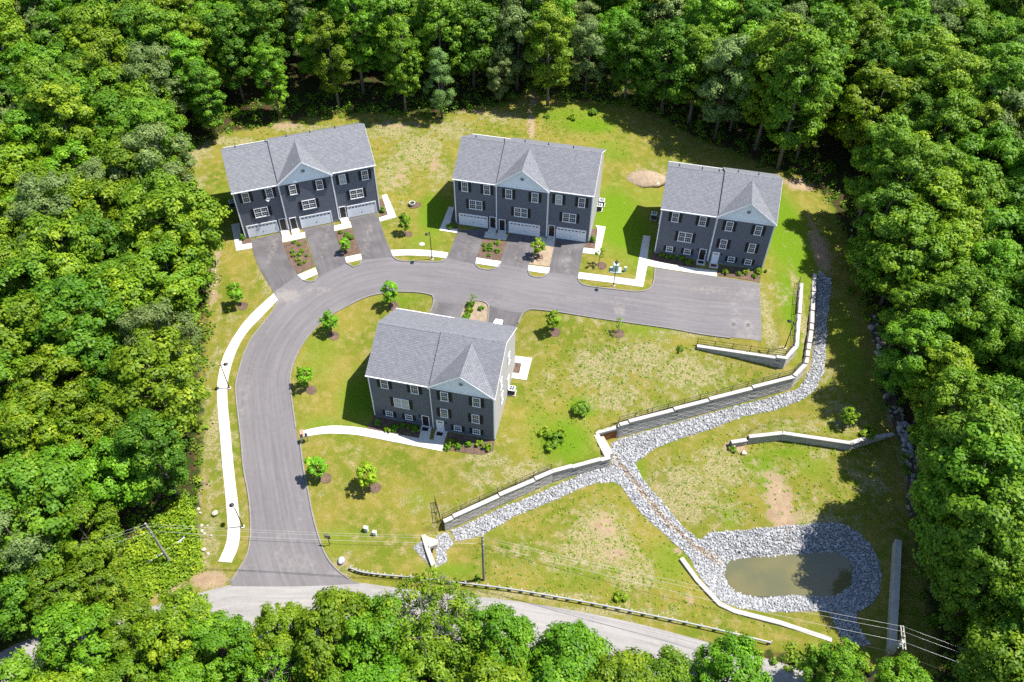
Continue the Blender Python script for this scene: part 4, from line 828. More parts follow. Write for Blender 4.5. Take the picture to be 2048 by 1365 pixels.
def retaining_wall(label, W, side, thick=.62, bl=1.25, bh=.42, stepq=.21, caph=.15, rust=False):
    """W: front top edge points (x, y, z of the cap top); side=+1 when the open face is on the right of the walking direction"""
    root = thing('retaining_wall', label, 'retaining wall', W[0][:3])
    O = np.array(W[0]); core = MB(); zprev = None; cnt = 0
    for a, b in zip(W[:-1], W[1:]):
        a = np.array(a); b = np.array(b); d = b[:2] - a[:2]; Ln = np.hypot(*d)
        if Ln < .3: continue
        d /= Ln; n = np.array([d[1], -d[0]]) * side      # outward, towards the open face
        k = max(1, round(Ln / bl)); w = Ln / k; ang = math.atan2(d[1], d[0])
        for i in range(k):
            s0 = a[:2] + d * w * i; mid = s0 + d * w / 2; zt = a[2] + (b[2] - a[2]) * (i + .5) / k
            zt = math.floor((zt + .1) / stepq) * stepq if abs(b[2] - a[2]) > .15 else max(a[2], b[2])
            zb = min(foot_z(s0, n), foot_z(s0 + d * w, n)) - .25
            nb = max(1, math.ceil((zt - caph - zb) / bh))
            def place(me, x0, y0, z0, sx, sy, sz, nm):
                # local x along wall; -y is the open face
                if side > 0: org = s0 + d * x0 - n * y0; rz = ang
                else: org = s0 + d * (x0 + sx) - n * y0; rz = ang + math.pi
                o = link(nm, me, root, (org[0] - O[0], org[1] - O[1], z0 - O[2]), rz, (sx, sy, sz)); return o
            place(CAPM, 0, .0, zt - caph, w, .5, caph, 'cap_stone')
            for j in range(nb):
                if cnt >= 300: break
                half = (j % 2) * w * .5; bz = zt - caph - (j + 1) * bh
                me = BLK[rnd.randrange(5)]
                if rust and cnt < 14 and j >= 1: me = RUST[j % 2]
                if j % 2 and i == 0: place(me, 0, .05 + rnd.uniform(-.012, .012), bz, w * .5, .4, bh, 'block'); cnt += 1
                if j % 2 and i == k - 1: place(me, w * .5, .05, bz, w * .5, .4, bh, 'block')
                elif j % 2: place(me, w * .5, .05 + rnd.uniform(-.012, .012), bz, w, .4, bh, 'block')
                else: place(me, 0, .05 + rnd.uniform(-.012, .012), bz, w, .4, bh, 'block')
                cnt += 1
            q = [s0 - n * .12, s0 + d * w - n * .12, s0 + d * w - n * thick, s0 - n * thick]
            if side < 0: q = q[::-1]
            core.loft([[(p[0] - O[0], p[1] - O[1], z - O[2]) for p in q] for z in (zb - .5, zt - caph - .01)])
    core.obj('wall_core', M['bed'], root)
    return root
retaining_wall('short grey block wall below the corner of the parking lot', WA, 1)
retaining_wall('long grey block wall running along the upper band of grey stones', WB, 1, rust=True)
retaining_wall('grey block wall downhill of the lone townhouse, above its own band of stones', WC[2:], 1)
retaining_wall('bent grey block wall standing by itself in the dry field above the pond', WD, 1)

def cast_wall(name, label, pts, width, zbot=-.6, cat='concrete wall', m='conc_wall', mats=None):
    """pts: (x, y, ztop) centre line"""
    root = thing(name, label, cat, pts[0]); O = Vector(pts[0]); mb = MB()
    P = np.array(pts); T = np.gradient(P[:, :2], axis=0); T /= np.hypot(*T.T)[:, None]; N = np.c_[-T[:, 1], T[:, 0]]
    rings = []
    for p, n_ in zip(P, N):
        zb = tz(p[0], p[1]) + zbot; h = width / 2
        rings.append([(p[0] + n_[0] * a - O.x, p[1] + n_[1] * a - O.y, z - O.z) for a, z in ((-h, zb), (-h, p[2] - .03), (-h + .03, p[2]), (h - .03, p[2]), (h, p[2] - .03), (h, zb))])
    mb.loft(rings); mb.obj('wall_body', M[m], root); return root
cast_wall('concrete_wall', 'L shaped corner wall joining the two long block walls', [tuple(at(1193, 869, -6.4)), tuple(at(1203, 889, -6.6)), tuple(at(1216, 914, -6.9))], .75, -1.2)
cast_wall('concrete_wall', 'lower inner ledge of the corner wall, beside the rusty stain', [tuple(at(1203, 872, -7.3)), tuple(at(1223, 908, -7.6))], .5, -1.5)
hw = cast_wall('headwall', 'pale concrete culvert headwall at the low end of the block wall', [tuple(at(846.6, 1070, -8.0)), tuple(at(857, 1104, -8.15)), tuple(at(869, 1136, -8.4))], .55, -1.5, 'headwall')
pa, pb, pc_, pd_ = [Vector(at(u, v, -8.0)) - Vector(hw.location) for u, v in ((852, 1072), (876, 1080), (874, 1089), (858, 1096))]
t = MB(); t.loft([[(p.x, p.y, p.z + dz) for p in (pd_, pc_, pb, pa)] for dz in (-1.3, 0)]); t.obj('wing_slab', M['conc_wall'], hw)
c0 = Vector(at(866, 1100, -8.9)) - Vector(hw.location)
t = MB(); N = 14; ax = Vector((.95, -.3, 0)).normalized(); sd_ = Vector((.3, .95, 0)).normalized()
t.loft([[tuple(c0 + ax * a + sd_ * (r * math.cos(2 * math.pi * k / N)) + Vector((0, 0, r * math.sin(2 * math.pi * k / N)))) for k in range(N)] for r, a in ((.5, -.35), (.5, .12), (.40, .12), (.38, -.3))]); t.obj('culvert_pipe', M['rubber'], hw)
pk = [tuple(at(u, v, z)) for u, v, z in ((1363, 1116, -9.6), (1395, 1160, -9.55), (1440, 1208, -9.55), (1470, 1222, -9.55), (1560, 1245, -9.6), (1664, 1280, -9.75))]
cast_wall('concrete_kerb_wall', 'long low pale concrete edging bent round the lower side of the pond', pk, .55, -.6, 'concrete edging', 'cap')
bw = [tuple(at(1797.5, 1080, -8.1)), tuple(at(1793, 1180, -8.5)), tuple(at(1786, 1300, -8.9))]
cast_wall('barrier_wall', 'straight grey concrete wall in tree shade, right of the pond', bw, .75, -.8, 'concrete wall')

# ------------------------------------------------------------------ railings
def railing(label, pts, h=1.05, spacing=2.3, mesh=False, zoff=0.0):
    root = thing('railing', label, 'railing', pts[0]); O = Vector(pts[0])
    for a, b in zip(pts[:-1], pts[1:]):
        a = Vector(a); b = Vector(b); L = (b - a).length; k = max(1, round(L / spacing))
        for i in range(k + (1 if b == Vector(pts[-1]) else 0)):
            p = a.lerp(b, i / k) - O; t = MB(); t.box(-.035, .035, -.035, .035, -.3, h); t.box(-.045, .045, -.045, .045, h, h + .03); t.obj('post', M['rail'], root, loc=p)
        for z in ((h - .06), .52, .12):
            t = MB(); t.bar(a - O + Vector((0, 0, z)), b - O + Vector((0, 0, z)), .045, .05); t.obj('rail', M['rail'], root)
        if mesh:
            t = MB(); n = int(L / .12)
            for i in range(1, n): p = a.lerp(b, i / n) - O; t.box(p.x - .008, p.x + .008, p.y - .008, p.y + .008, p.z + .12, p.z + h - .06)
            o = t.obj('balusters', M['rail'], root); o['kind'] = 'stuff'
    return root
def inset(W, i0, i1, d=.62, dz=-.1, t0=0.0):
    out = []
    P = [Vector(p) for p in W]
    for i in range(i0, i1 + 1):
        a = P[max(i - 1, 0)] if i > i0 else P[i]; b = P[min(i + 1, len(P) - 1)] if i < i1 else P[i]
        t = (b - a); t.z = 0; t.normalize(); n = Vector((t.y, -t.x, 0)); q = P[i] - n * d; q.z = P[i].z + dz; out.append(tuple(q))
    return out
railing('dark railing along the short wall below the parking lot', inset(WA, 0, 3))
railing('dark railing along the top of the long upper block wall', inset(WB, 2, 4))
railing('dark railing along the wall below the lone townhouse', inset(WC, 2, 4))
ra, rb = at(880.5, 1040, -7.15), at(870.5, 1006, -7.3)
railing('short black fence panel running uphill from the low end of the wall', [tuple(ra), tuple(rb)], 1.3, 1.3, True)

# ------------------------------------------------------------------ stones
def stone_verts(r, n=0):
    t = (1 + 5 ** .5) / 2
    v = np.array([(-1, t, 0), (1, t, 0), (-1, -t, 0), (1, -t, 0), (0, -1, t), (0, 1, t), (0, -1, -t), (0, 1, -t), (t, 0, -1), (t, 0, 1), (-t, 0, -1), (-t, 0, 1)]) / 1.9
    return v * r.uniform(.72, 1.25, (12, 1)) * np.array([r.uniform(.8, 1.45), r.uniform(.7, 1.1), r.uniform(.5, .9)])
ICO = np.array([(0, 11, 5), (0, 5, 1), (0, 1, 7), (0, 7, 10), (0, 10, 11), (1, 5, 9), (5, 11, 4), (11, 10, 2), (10, 7, 6), (7, 1, 8), (3, 9, 4), (3, 4, 2), (3, 2, 6), (3, 6, 8), (3, 8, 9), (4, 9, 5), (2, 4, 11), (6, 2, 10), (8, 6, 7), (9, 8, 1)])
def rot(r):
    q = r.normal(size=4); q /= np.linalg.norm(q); w, x, y, z = q
    return np.array([[1 - 2 * (y * y + z * z), 2 * (x * y - w * z), 2 * (x * z + w * y)], [2 * (x * y + w * z), 1 - 2 * (x * x + z * z), 2 * (y * z - w * x)], [2 * (x * z - w * y), 2 * (y * z + w * x), 1 - 2 * (x * x + y * y)]])
def rotz(a): return np.array([[math.cos(a), -math.sin(a), 0], [math.sin(a), math.cos(a), 0], [0, 0, 1]])
def stones(name, poly, spacing, size, m, seed, avoid=None, drop=0.0, avoid_above=None):
    r = np.random.default_rng(seed); A = np.array(poly)[:, :2]; x0, y0 = A.min(0); x1, y1 = A.max(0)
    gx, gy = np.meshgrid(np.arange(x0, x1, spacing), np.arange(y0, y1, spacing)); p = np.c_[gx.ravel(), gy.ravel()] + r.uniform(-.5, .5, (gx.size, 2)) * spacing
    p = p[inside(p, A)]
    if avoid is not None: p = p[~inside(p, avoid)]
    if drop: p = p[r.random(len(p)) > drop]
    z = terrain(p)
    if avoid_above is not None: k = z > WATER_Z - .12; p, z = p[k], z[k]
    V = np.empty((len(p) * 12, 3)); F = (ICO[None] + 12 * np.arange(len(p))[:, None, None]).reshape(-1, 3)
    for i in range(len(p)):
        s = size * r.choice([.6, .8, 1.0, 1.0, 1.25, 1.5], p=[.18, .25, .25, .14, .12, .06]); V[12 * i:12 * i + 12] = (stone_verts(r) * s * .5) @ rotz(r.uniform(0, 6.28)).T @ (rot(r) if r.random() < .3 else np.eye(3)).T + (p[i, 0], p[i, 1], z[i] + s * r.uniform(.02, .22))
    me = bpy.data.meshes.new(name); me.from_pydata(V.tolist(), [], F.tolist()); me.materials.append(m); me.update()
    o = link(name, me); tag(o, None, None, None, 'stuff'); return o
W_POND = [P2(u, v, WATER_Z) for u, v in POND_PX]
W_MUD2 = [tuple(p[:2]) for p in GP([(1223, 910), (1232, 926), (1253, 948), (1288, 996), (1332, 1048), (1388, 1096), (1424, 1124), (1440, 1136), (1430, 1116), (1394, 1093), (1344, 1050), (1296, 995), (1259, 946), (1238, 921)])]
o = stones('riprap', W_RIP[0], .225, .31, M['stone'], 1, W_MUD2, 0, True); tag(o, 'broken grey stone lining the wall foot, channel and pond', 'riprap')
o = stones('riprap', W_RIP[1], .19, .25, M['stone'], 2); tag(o, 'small pale stone patch on the uphill side of the culvert headwall', 'riprap')
o = stones('riprap', W_RIP[2], .19, .25, M['stone'], 3); tag(o, 'small pale stone patch on the downhill side of the culvert headwall', 'riprap')
o = stones('mud_stones', W_MUD, .30, .34, M['brownstone'], 4, None, .1); tag(o, 'brown stained stones down the middle of the stone channel', 'stones')
o = stones('creek_stones', W_CREEK, .75, .75, M['brownstone'], 5, None, .2); tag(o, 'mixed stones in the shaded creek bed at the edge of the woods', 'stones')
o = stones('creek_stones', [tuple(p[:2]) for p in GP([(1796, 850), (1815, 845), (1830, 905), (1822, 925), (1806, 900)])], .6, .7, M['stone'], 6); tag(o, 'grey blue stones in the creek at the end of the bent wall', 'stones')
o = stones('wood_edge_stones', [tuple(p[:2]) for p in GP([(1700, 460), (1706, 458), (1710, 500), (1716, 535), (1708, 536), (1704, 500)])], .55, .5, M['creamstone'], 7); tag(o, 'line of pale stones in the shade at the lawn edge', 'stones')
o = stones('bank_stones', [tuple(p[:2]) for p in GP([(395, 1010), (410, 1000), (425, 1060), (418, 1120), (400, 1120)])], .6, .36, M['creamstone'], 8, None, .7); tag(o, 'scattered pale stones on the dry bank beside the white sidewalk', 'stones')
o = stones('bank_stones', [tuple(p[:2]) for p in GP([(418, 520), (432, 515), (436, 570), (426, 620), (420, 600)])], .6, .35, M['creamstone'], 9, None, .5); tag(o, 'small pale rubble at the wood edge left of the angled townhouse', 'stones')

# ------------------------------------------------------------------ trees: a few grown originals, then copies
def leaf_quads(r, c, rad, n, ls, bias, ke, kn, rmin, droop=0.0, up=False):
    """n diamond shaped leaf blades round the point c"""
    e = r.normal(size=(n, 3)); e /= np.linalg.norm(e, axis=1)[:, None]
    if up: e[:, 2] = np.abs(e[:, 2])
    p = c + e * rad * r.uniform(rmin, 1.0, (n, 1)); p[:, 2] -= droop * r.random(n)
    m = e * ke + bias + r.normal(size=(n, 3)) * kn; m /= np.linalg.norm(m, axis=1)[:, None]
    a = np.cross(m, r.normal(size=(n, 3))); a /= np.linalg.norm(a, axis=1)[:, None] + 1e-9; b = np.cross(m, a); s = ls * r.uniform(.7, 1.3, (n, 1))
    return np.stack([p - a * s * .5, p + b * s * .34 + m * s * .07, p + a * s * .5, p - b * s * .34 + m * s * .07], 1).reshape(-1, 3)
def crown_mesh(name, seed, H, R, z0, nl, ncl, nlf, ls, m, flat=.75, droop=0.0, lobe=.42, conical=0.0, clump=.75):
    """foliage: leaf blades round many twigs, the twigs on the outside of several boughs"""
    r = np.random.default_rng(seed); V = []; T = []; cz = (z0 + H) / 2; hz = (H - z0) / 2; boughs = []
    for i in range(nl):
        f = (i + .5) / nl; zz = -0.95 + 1.75 * f; ang = i * 2.4 + r.uniform(-.4, .4)
        prof = math.sqrt(max(0.05, 1 - zz * zz * .9)) * (1 - conical * f)
        rad = R * prof * r.uniform(.45, .72) * (0.25 if i == nl - 1 else 1); rr = R * lobe * r.uniform(.8, 1.2) * (1 - .5 * conical * f)
        boughs.append((np.array([rad * math.cos(ang), rad * math.sin(ang), cz + zz * (hz - rr * .6) ]), rr))
    for c, rr in boughs:
        for _ in range(ncl):
            d = r.normal(size=3); d /= np.linalg.norm(d)
            out = np.array([c[0], c[1], (c[2] - cz) * .4 + R * .35]); out /= np.linalg.norm(out) + 1e-6
            if d @ out < -.35: d = -d
            tc = c + d * rr * r.uniform(.65, 1.12) * np.array([1, 1, flat]); tone = np.clip(r.normal(.34, .17), 0, .8); cr = clump * r.uniform(.7, 1.25)
            V.append(leaf_quads(r, tc, cr * np.array([1, 1, .6]), nlf, ls, d * .45 + np.array([0, 0, .45]), .75, .22, .35, droop)); T += [tone] * nlf
    V = np.concatenate(V); n = len(V) // 4; me = bpy.data.meshes.new(name)
    me.vertices.add(len(V)); me.vertices.foreach_set('co', V.ravel()); q = np.arange(n) * 4
    F = np.stack([q, q + 1, q + 2, q, q + 2, q + 3], -1).reshape(-1)
    me.loops.add(len(F)); me.loops.foreach_set('vertex_index', F); me.polygons.add(2 * n); me.polygons.foreach_set('loop_start', np.arange(0, 6 * n, 3)); me.update()
    at_ = me.attributes.new('tone', 'FLOAT', 'POINT'); at_.data.foreach_set('value', np.repeat(np.array(T), 4)); me.materials.append(m)
    return me, boughs
def trunk_mesh(seed, H, R, boughs, m, r0=.22, lean=.04, bare=0):
    r = random.Random(seed); t = MB(); top = H * .82; pts = []
    for k in range(6):
        f = k / 5; pts.append((lean * H * f * f + r.uniform(-.08, .08) * f, r.uniform(-.08, .08) * f, -.5 + (top + .5) * f))
    t.tube(pts, [r0 * 1.35, r0, r0 * .85, r0 * .68, r0 * .45, r0 * .18], 8)
    for c, rr in boughs:
        z = max(H * .18, min(top * .95, c[2] - 1.0 - .35 * math.hypot(c[0], c[1]))); f = (z + .5) / (top + .5); p0 = (lean * H * f * f, 0, z)
        mid = (p0[0] * .5 + c[0] * .5, c[1] * .45, z * .55 + c[2] * .45); t.tube([p0, mid, tuple(c)], [r0 * .42 * (1.15 - f), r0 * .3 * (1.15 - f), r0 * .08], 5)
        if bare:
            for _ in range(bare): d = Vector((r.gauss(0, 1), r.gauss(0, 1), r.gauss(.5, .6))).normalized() * rr * 1.15; t.tube([tuple(c), tuple(Vector(c) + d * .5 + Vector((r.uniform(-.2, .2), 0, .1))), tuple(Vector(c) + d)], [r0 * .2, r0 * .14, .025], 4)
    return t.mesh('trunk', m, True)
PROTO = {}
def proto(key, H, R, z0, nl, ncl, nlf, ls, m='leaf', bark='bark', n=3, r0=.2, bare=0, **kw):
    PROTO[key] = []
    for i in range(n):
        sd_ = sum(map(ord, key)) * 7 + i * 13; cmh, b = crown_mesh('crown', sd_, H, R, z0, nl, ncl, nlf, ls, M[m], **kw); PROTO[key].append((cmh, trunk_mesh(sd_, H, R, b, M[bark], r0, bare=bare)))
proto('broad', 14, 4.6, 2.6, 17, 13, 82, .34, n=6, lobe=.41, clump=.82)
proto('tall', 20, 3.9, 3.6, 20, 12, 82, .35, n=5, lobe=.42, bark='paleb', r0=.24, clump=.82)
proto('feather', 16, 4.0, 2.5, 19, 13, 60, .27, m='leafpale', n=2, lobe=.36, flat=.6, droop=.25, clump=.7)
proto('pine', 15, 3.4, 2.0, 20, 11, 60, .22, m='leafpale', n=2, lobe=.36, conical=.65, flat=.45, clump=.6)
proto('open', 12.5, 4.9, 3.5, 16, 9, 48, .28, n=2, lobe=.40, bark='paleb', r0=.17, bare=7)
proto('young', 4.0, .95, 1.0, 10, 8, 34, .19, n=3, r0=.045, lobe=.50, clump=.26)
proto('thin', 3.6, .6, 1.3, 7, 4, 12, .17, n=1, r0=.035, lobe=.6, clump=.22)
SHRUB = [crown_mesh('shrub', 40 + i, .8, .55, .0, 6, 7, 22, .16, M['leaf'], lobe=.55, clump=.18)[0] for i in range(3)]
CONE = crown_mesh('shrub', 47, 1.3, .42, .0, 8, 8, 22, .13, M['leaf'], lobe=.5, clump=.15, conical=.7)[0]
TINT = {'mid green': (1.0, 1.0, 1.0), 'yellow green': (1.36, 1.18, 1.0), 'deep green': (.72, .86, .95), 'olive green': (1.18, 1.0, .8), 'fresh green': (1.02, 1.20, 1.1), 'grey green': (1.0, 1.0, 1.0)}
WORDS = {'broad': ('broadleaf_tree', 'broad tree'), 'tall': ('tall_tree', 'tall tree'), 'feather': ('grey_leaved_tree', 'feathery tree'), 'pine': ('pine_tree', 'pine'), 'open': ('open_crowned_tree', 'twiggy tree'), 'young': ('young_tree', 'young tree'), 'thin': ('young_tree', 'thin young tree')}
trnd = random.Random(11)
def tree(kind, x, y, label, group=None, scale=1.0, tint='mid green', vi=None, cat='tree', z=None, squash=None, jitter=True):
    cmh, tm = PROTO[kind][vi if vi is not None else trnd.randrange(len(PROTO[kind]))]
    r = thing(WORDS[kind][0], label, cat, (x, y, (tz(x, y) if z is None else z) - .05), trnd.uniform(0, 6.28), group)
    s = scale; r.scale = (s * trnd.uniform(.92, 1.08), s * trnd.uniform(.92, 1.08), s * trnd.uniform(.94, 1.08)) if jitter else (s, s, s)
    link('trunk', tm, r); c = link('crown', cmh, r); t = TINT[tint]; j = (trnd.uniform(.86, 1.14) if jitter else 1) * (1.25 if kind in ('young', 'thin') else 1)
    c.color = (t[0] * j * trnd.uniform(.94, 1.06), t[1] * j, t[2] * j, 1); return r

# trees one can point to, along the edges of the clearing (base pixel, kind, scale, tint, label)
EDGE = [((433, 277), 'tall', .78, 'deep green', 'tree with pale bare leaning trunk at the left corner behind the angled townhouse'),
        ((1095, 212), 'tall', 1.0, 'yellow green', 'tall yellow green tree whose trunk stands beside the worn path into the woods'),
        ((560, 235), 'tall', .7, 'fresh green', 'slender green tree with thin pale stems behind the angled townhouse'),
        ((812, 226), 'tall', .92, 'mid green', 'tall tree with pale double stem at the wood edge between the two long townhouses'),
        ((884, 238), 'pine', .95, 'fresh green', 'grey green conifer like tree with bare straight stem, left behind the middle townhouse'),
        ((1000, 208), 'feather', .72, 'grey green', 'low drooping grey green tree left of the worn path'),
        ((1170, 190), 'feather', 1.05, 'grey green', 'tall grey green tree right of the worn path'),
        ((1378, 246), 'tall', 1.0, 'mid green', 'mid green tree with straight pale trunk behind the two unit townhouse, left one'),
        ((1555, 338), 'tall', 1.28, 'mid green', 'biggest tree with thick pale trunk right behind the roof corner by the parking lot'),
        ((1510, 300), 'tall', 1.22, 'yellow green', 'huge yellow green crown rising behind the two unit townhouse'),
        ((1590, 290), 'tall', 1.22, 'fresh green', 'huge fresh green crown to the right behind the two unit townhouse'),
        ((1460, 262), 'tall', 1.05, 'fresh green', 'bright green tree just left of the biggest crowns behind the two unit townhouse'),
        ((1716, 545), 'tall', .9, 'deep green', 'dark tree with thin leaning trunk over the shaded upper lawn edge'),
        ((1772, 708), 'tall', .74, 'mid green', 'tree with thin bare trunk above the creek, level with the wall corner'),
        ((1772, 800), 'tall', .9, 'fresh green', 'bright pointed tree leaning out with long pale trunk over the creek'),
        ((1828, 846), 'tall', .8, 'yellow green', 'yellow green tree with long slanting pale trunk near the bent wall end'),
        ((1690, 850), 'young', .95, 'yellow green', 'small bushy sapling with round shade spot on the dry bank above the bent wall'),
        ((855, 1305), 'open', 1.02, 'olive green', 'open crowned tree with pale bare twigs, hanging over the lower road'),
        ((925, 1318), 'open', .92, 'mid green', 'smaller open tree beside the pale twigged one, over the lower road'),
        ((690, 1318), 'broad', .92, 'olive green', 'olive crowned tree on the near side of the road, facing the junction'),
        ((1000, 1342), 'broad', .82, 'fresh green', 'fresh green round tree over the road below the utility pole'),
        ((1130, 1380), 'broad', .88, 'fresh green', 'large fresh green crown over the lower road, below the dry triangle field'),
        ((1440, 1395), 'broad', .80, 'fresh green', 'green crown standing over the guard rail below the pond edging'),
        ((1300, 1405), 'broad', .72, 'mid green', 'bushy green tree at the lower frame edge where the road leaves'),
        ((468, 1345), 'broad', .76, 'fresh green', 'bright green crown over the lower road, left of the junction mouth'),
        ((395, 1318), 'broad', .80, 'yellow green', 'yellow green crown over the lower road, next left of the bright one'),
        ((300, 1318), 'broad', .80, 'olive green', 'olive crown over the lower road near the leaning utility pole'),
        ((215, 1340), 'broad', .88, 'fresh green', 'fresh green crown over the lower road, left of the olive one'),
        ((150, 1226), 'broad', .80, 'mid green', 'mid green tree on the far side of the road near the lower left corner'), ((225, 1204), 'broad', .72, 'olive green', 'olive tree on the far side of the lower road, left of the thicket'), ((60, 1250), 'broad', .85, 'deep green', 'deep green tree on the far side of the road at the left frame edge'),
        ((1843, 1060), 'tall', 1.2, 'mid green', 'tall tree right of the dry field whose shade reaches the pond bank'), ((1850, 1120), 'tall', 1.28, 'fresh green', 'tall fresh green tree beside the barrier wall, shading the pond end'), ((1862, 1180), 'tall', 1.2, 'mid green', 'tall mid green tree right of the barrier wall, over the pond outlet side'),
        ((1775, 1420), 'broad', .66, 'fresh green', 'small fresh green crown at the lower frame edge, under the wires'), ((1640, 1395), 'broad', .7, 'fresh green', 'fresh green crown at the lower frame edge, left of the right pole')]
taken = []
for (u, v), kind, s, tint, label in EDGE:
    p = G1(u, v); tree(kind, p.x, p.y, label, 'trees at the edge of the clearing' if kind != 'young' else None, s, tint); taken.append((p.x, p.y, 3.0 * s if kind != 'young' else 1))
# the woods
MR = [tuple(p[:2]) for p in at(*np.array(MAINROAD).T, -8.6)]
def px_of(x, y, z):
    d = np.array([x, y, z - CAM_H]); Z = d @ FW; return 1024 + F_PX * (d @ RT) / Z, 682.5 - F_PX * (d @ UP) / Z
cand = []
for _ in range(16000):
    y = trnd.uniform(14, 208); x = trnd.uniform(-1, 1) * (38 + y * .60)
    cand.append((x, y))
CA = np.array(cand); ok = ~inside(CA, W_CLEAR); dcl = seg_dist(CA, W_CLEAR)[0]; ok &= dcl > 1.0; okm = ~inside(CA, MR) & (seg_dist(CA, MR)[0] > 1.6); ok &= okm
CA, dcl = CA[ok], dcl[ok]; czs = terrain(CA)
GREY = [((60, 260), 70), ((20, 330), 60), ((320, 700), 45), ((350, 790), 45), ((575, 80), 55), ((1180, 60), 40), ((660, 60), 40), ((930, 60), 30), ((1900, 330), 40)]
placed = list(taken); nt_ = 0; WOOD = {}
GAPS = [(G1(1700, 390).x, G1(1700, 390).y, 6.5), (G1(1660, 310).x, G1(1660, 310).y, 4.5), (G1(1300, 190).x, G1(1300, 190).y, 5.0), (G1(1060, 130).x, G1(1060, 130).y, 3.2), (G1(1745, 560).x, G1(1745, 560).y, 3.5), (G1(500, 235).x, G1(500, 235).y, 3.0)]
ANCHOR = [(150, 60, 'at top left'), (420, 110, 'up left of the angled townhouse'), (620, 130, 'behind the angled townhouse'), (850, 110, 'behind the long townhouses gap'), (1060, 90, 'by the worn path'), (1270, 110, 'behind the middle townhouse end'),
          (1500, 130, 'behind the lot townhouse'), (1700, 120, 'right of the lot townhouse'), (1920, 120, 'at top right'), (120, 300, 'at the upper left edge'), (330, 380, 'left of the angled townhouse'), (120, 560, 'at the left edge'), (330, 580, 'left of the upper sidewalk'),
          (330, 780, 'left of the road bend'), (120, 820, 'at the lower left edge'), (330, 960, 'left of the lower sidewalk'), (120, 1080, 'left of the leaning pole'), (1800, 380, 'above the shaded lawn'), (1980, 420, 'at the upper right edge'), (1850, 600, 'right of the upper creek'), (1980, 700, 'at the right edge'),
          (1900, 820, 'right of the bent wall'), (1930, 1000, 'right of the dry field'), (1930, 1180, 'right of the barrier wall'), (1950, 1320, 'in the lower right corner')]
def zone_group(z): return 'woodland trees ' + z.split(',')[0]
for (x, y), dc, z in zip(CA, dcl, czs):
    far = y > 128
    u, v = px_of(x, y, z + 9)
    if not (-130 < u < 2178 and -70 < v < 1600): continue
    right = u > 1640 and v > 300; top = v < 330 and not right; south = y < 50 and v > 1150
    rmin = (4.6 if right else 4.3 if top else 3.9) * (1.18 if far else 1.0)
    if south: rmin = 4.3
    if 20 < x < 46 and y < 38 or (x + 40.5) ** 2 + (y - 48) ** 2 < 22 or any((x - a) ** 2 + (y - b) ** 2 < c * c for a, b, c in GAPS): continue
    if any((x - a) ** 2 + (y - b) ** 2 < max(rmin, c) ** 2 for a, b, c in placed): continue
    grey = any((u - a) ** 2 + (v - b) ** 2 < (c * .75) ** 2 for (a, b), c in GREY)
    w = trnd.random()
    if grey: kind, tint, s = ('feather' if w < .8 else 'pine'), 'grey green', trnd.uniform(.85, 1.1)
    elif right: kind = 'tall' if w < .55 else 'broad'; tint = trnd.choice(['mid green', 'mid green', 'fresh green', 'yellow green', 'deep green']); s = trnd.uniform(.85, 1.1) if kind == 'tall' else trnd.uniform(1.0, 1.3)
    elif top: kind = 'tall' if w < .68 else 'broad' if w < .94 else 'feather'; tint = trnd.choice(['mid green', 'yellow green', 'fresh green', 'fresh green', 'deep green', 'olive green']); s = trnd.uniform(.78, 1.22) if kind == 'tall' else trnd.uniform(.9, 1.35)
    elif south: kind = 'broad' if w < .9 else 'open'; tint = trnd.choice(['fresh green', 'yellow green', 'olive green', 'mid green']); s = trnd.uniform(.62, .98)
    else: kind = 'broad' if w < .82 else 'tall' if w < .9 else 'feather'; tint = trnd.choice(['mid green', 'yellow green', 'yellow green', 'olive green', 'olive green', 'fresh green', 'deep green']); s = trnd.uniform(.78, 1.28) if kind != 'tall' else trnd.uniform(.65, .85)
    if kind in ('feather', 'pine'): tint = 'grey green'
    row = 'edge row' if dc < 4.6 else 'second row' if dc < 9.5 else 'deeper'
    if south: zone = 'below the lower road'; row = ''
    else: zone = min(ANCHOR, key=lambda a: (a[0] - u) ** 2 + (a[1] - v) ** 2)[2]
    szw = 'large ' if s > 1.02 else 'small ' if s < .8 else ''
    lab = ' '.join(f"{szw}{tint} {WORDS[kind][1]} {row} {zone}".split())
    WOOD.setdefault(lab, []).append((u, tree(kind, x, y, lab, zone_group(zone), s, tint, z=z))); placed.append((x, y, rmin)); nt_ += 1
ORD = ['leftmost', 'second from left', 'third from left', 'fourth from left', 'fifth from left', 'sixth from left', 'seventh from left', 'eighth from left', 'ninth from left', 'tenth from left'] + [f'{w} from left' for w in ('eleventh', 'twelfth', 'thirteenth', 'fourteenth', 'fifteenth')]
for lab, lst in WOOD.items():
    if len(lst) > 1:
        for k, (u, o) in enumerate(sorted(lst, key=lambda q: q[0])):
            o['label'] = lab + ', ' + (('left one', 'right one')[k] if len(lst) == 2 else ORD[min(k, 14)])
print('woodland trees', nt_)
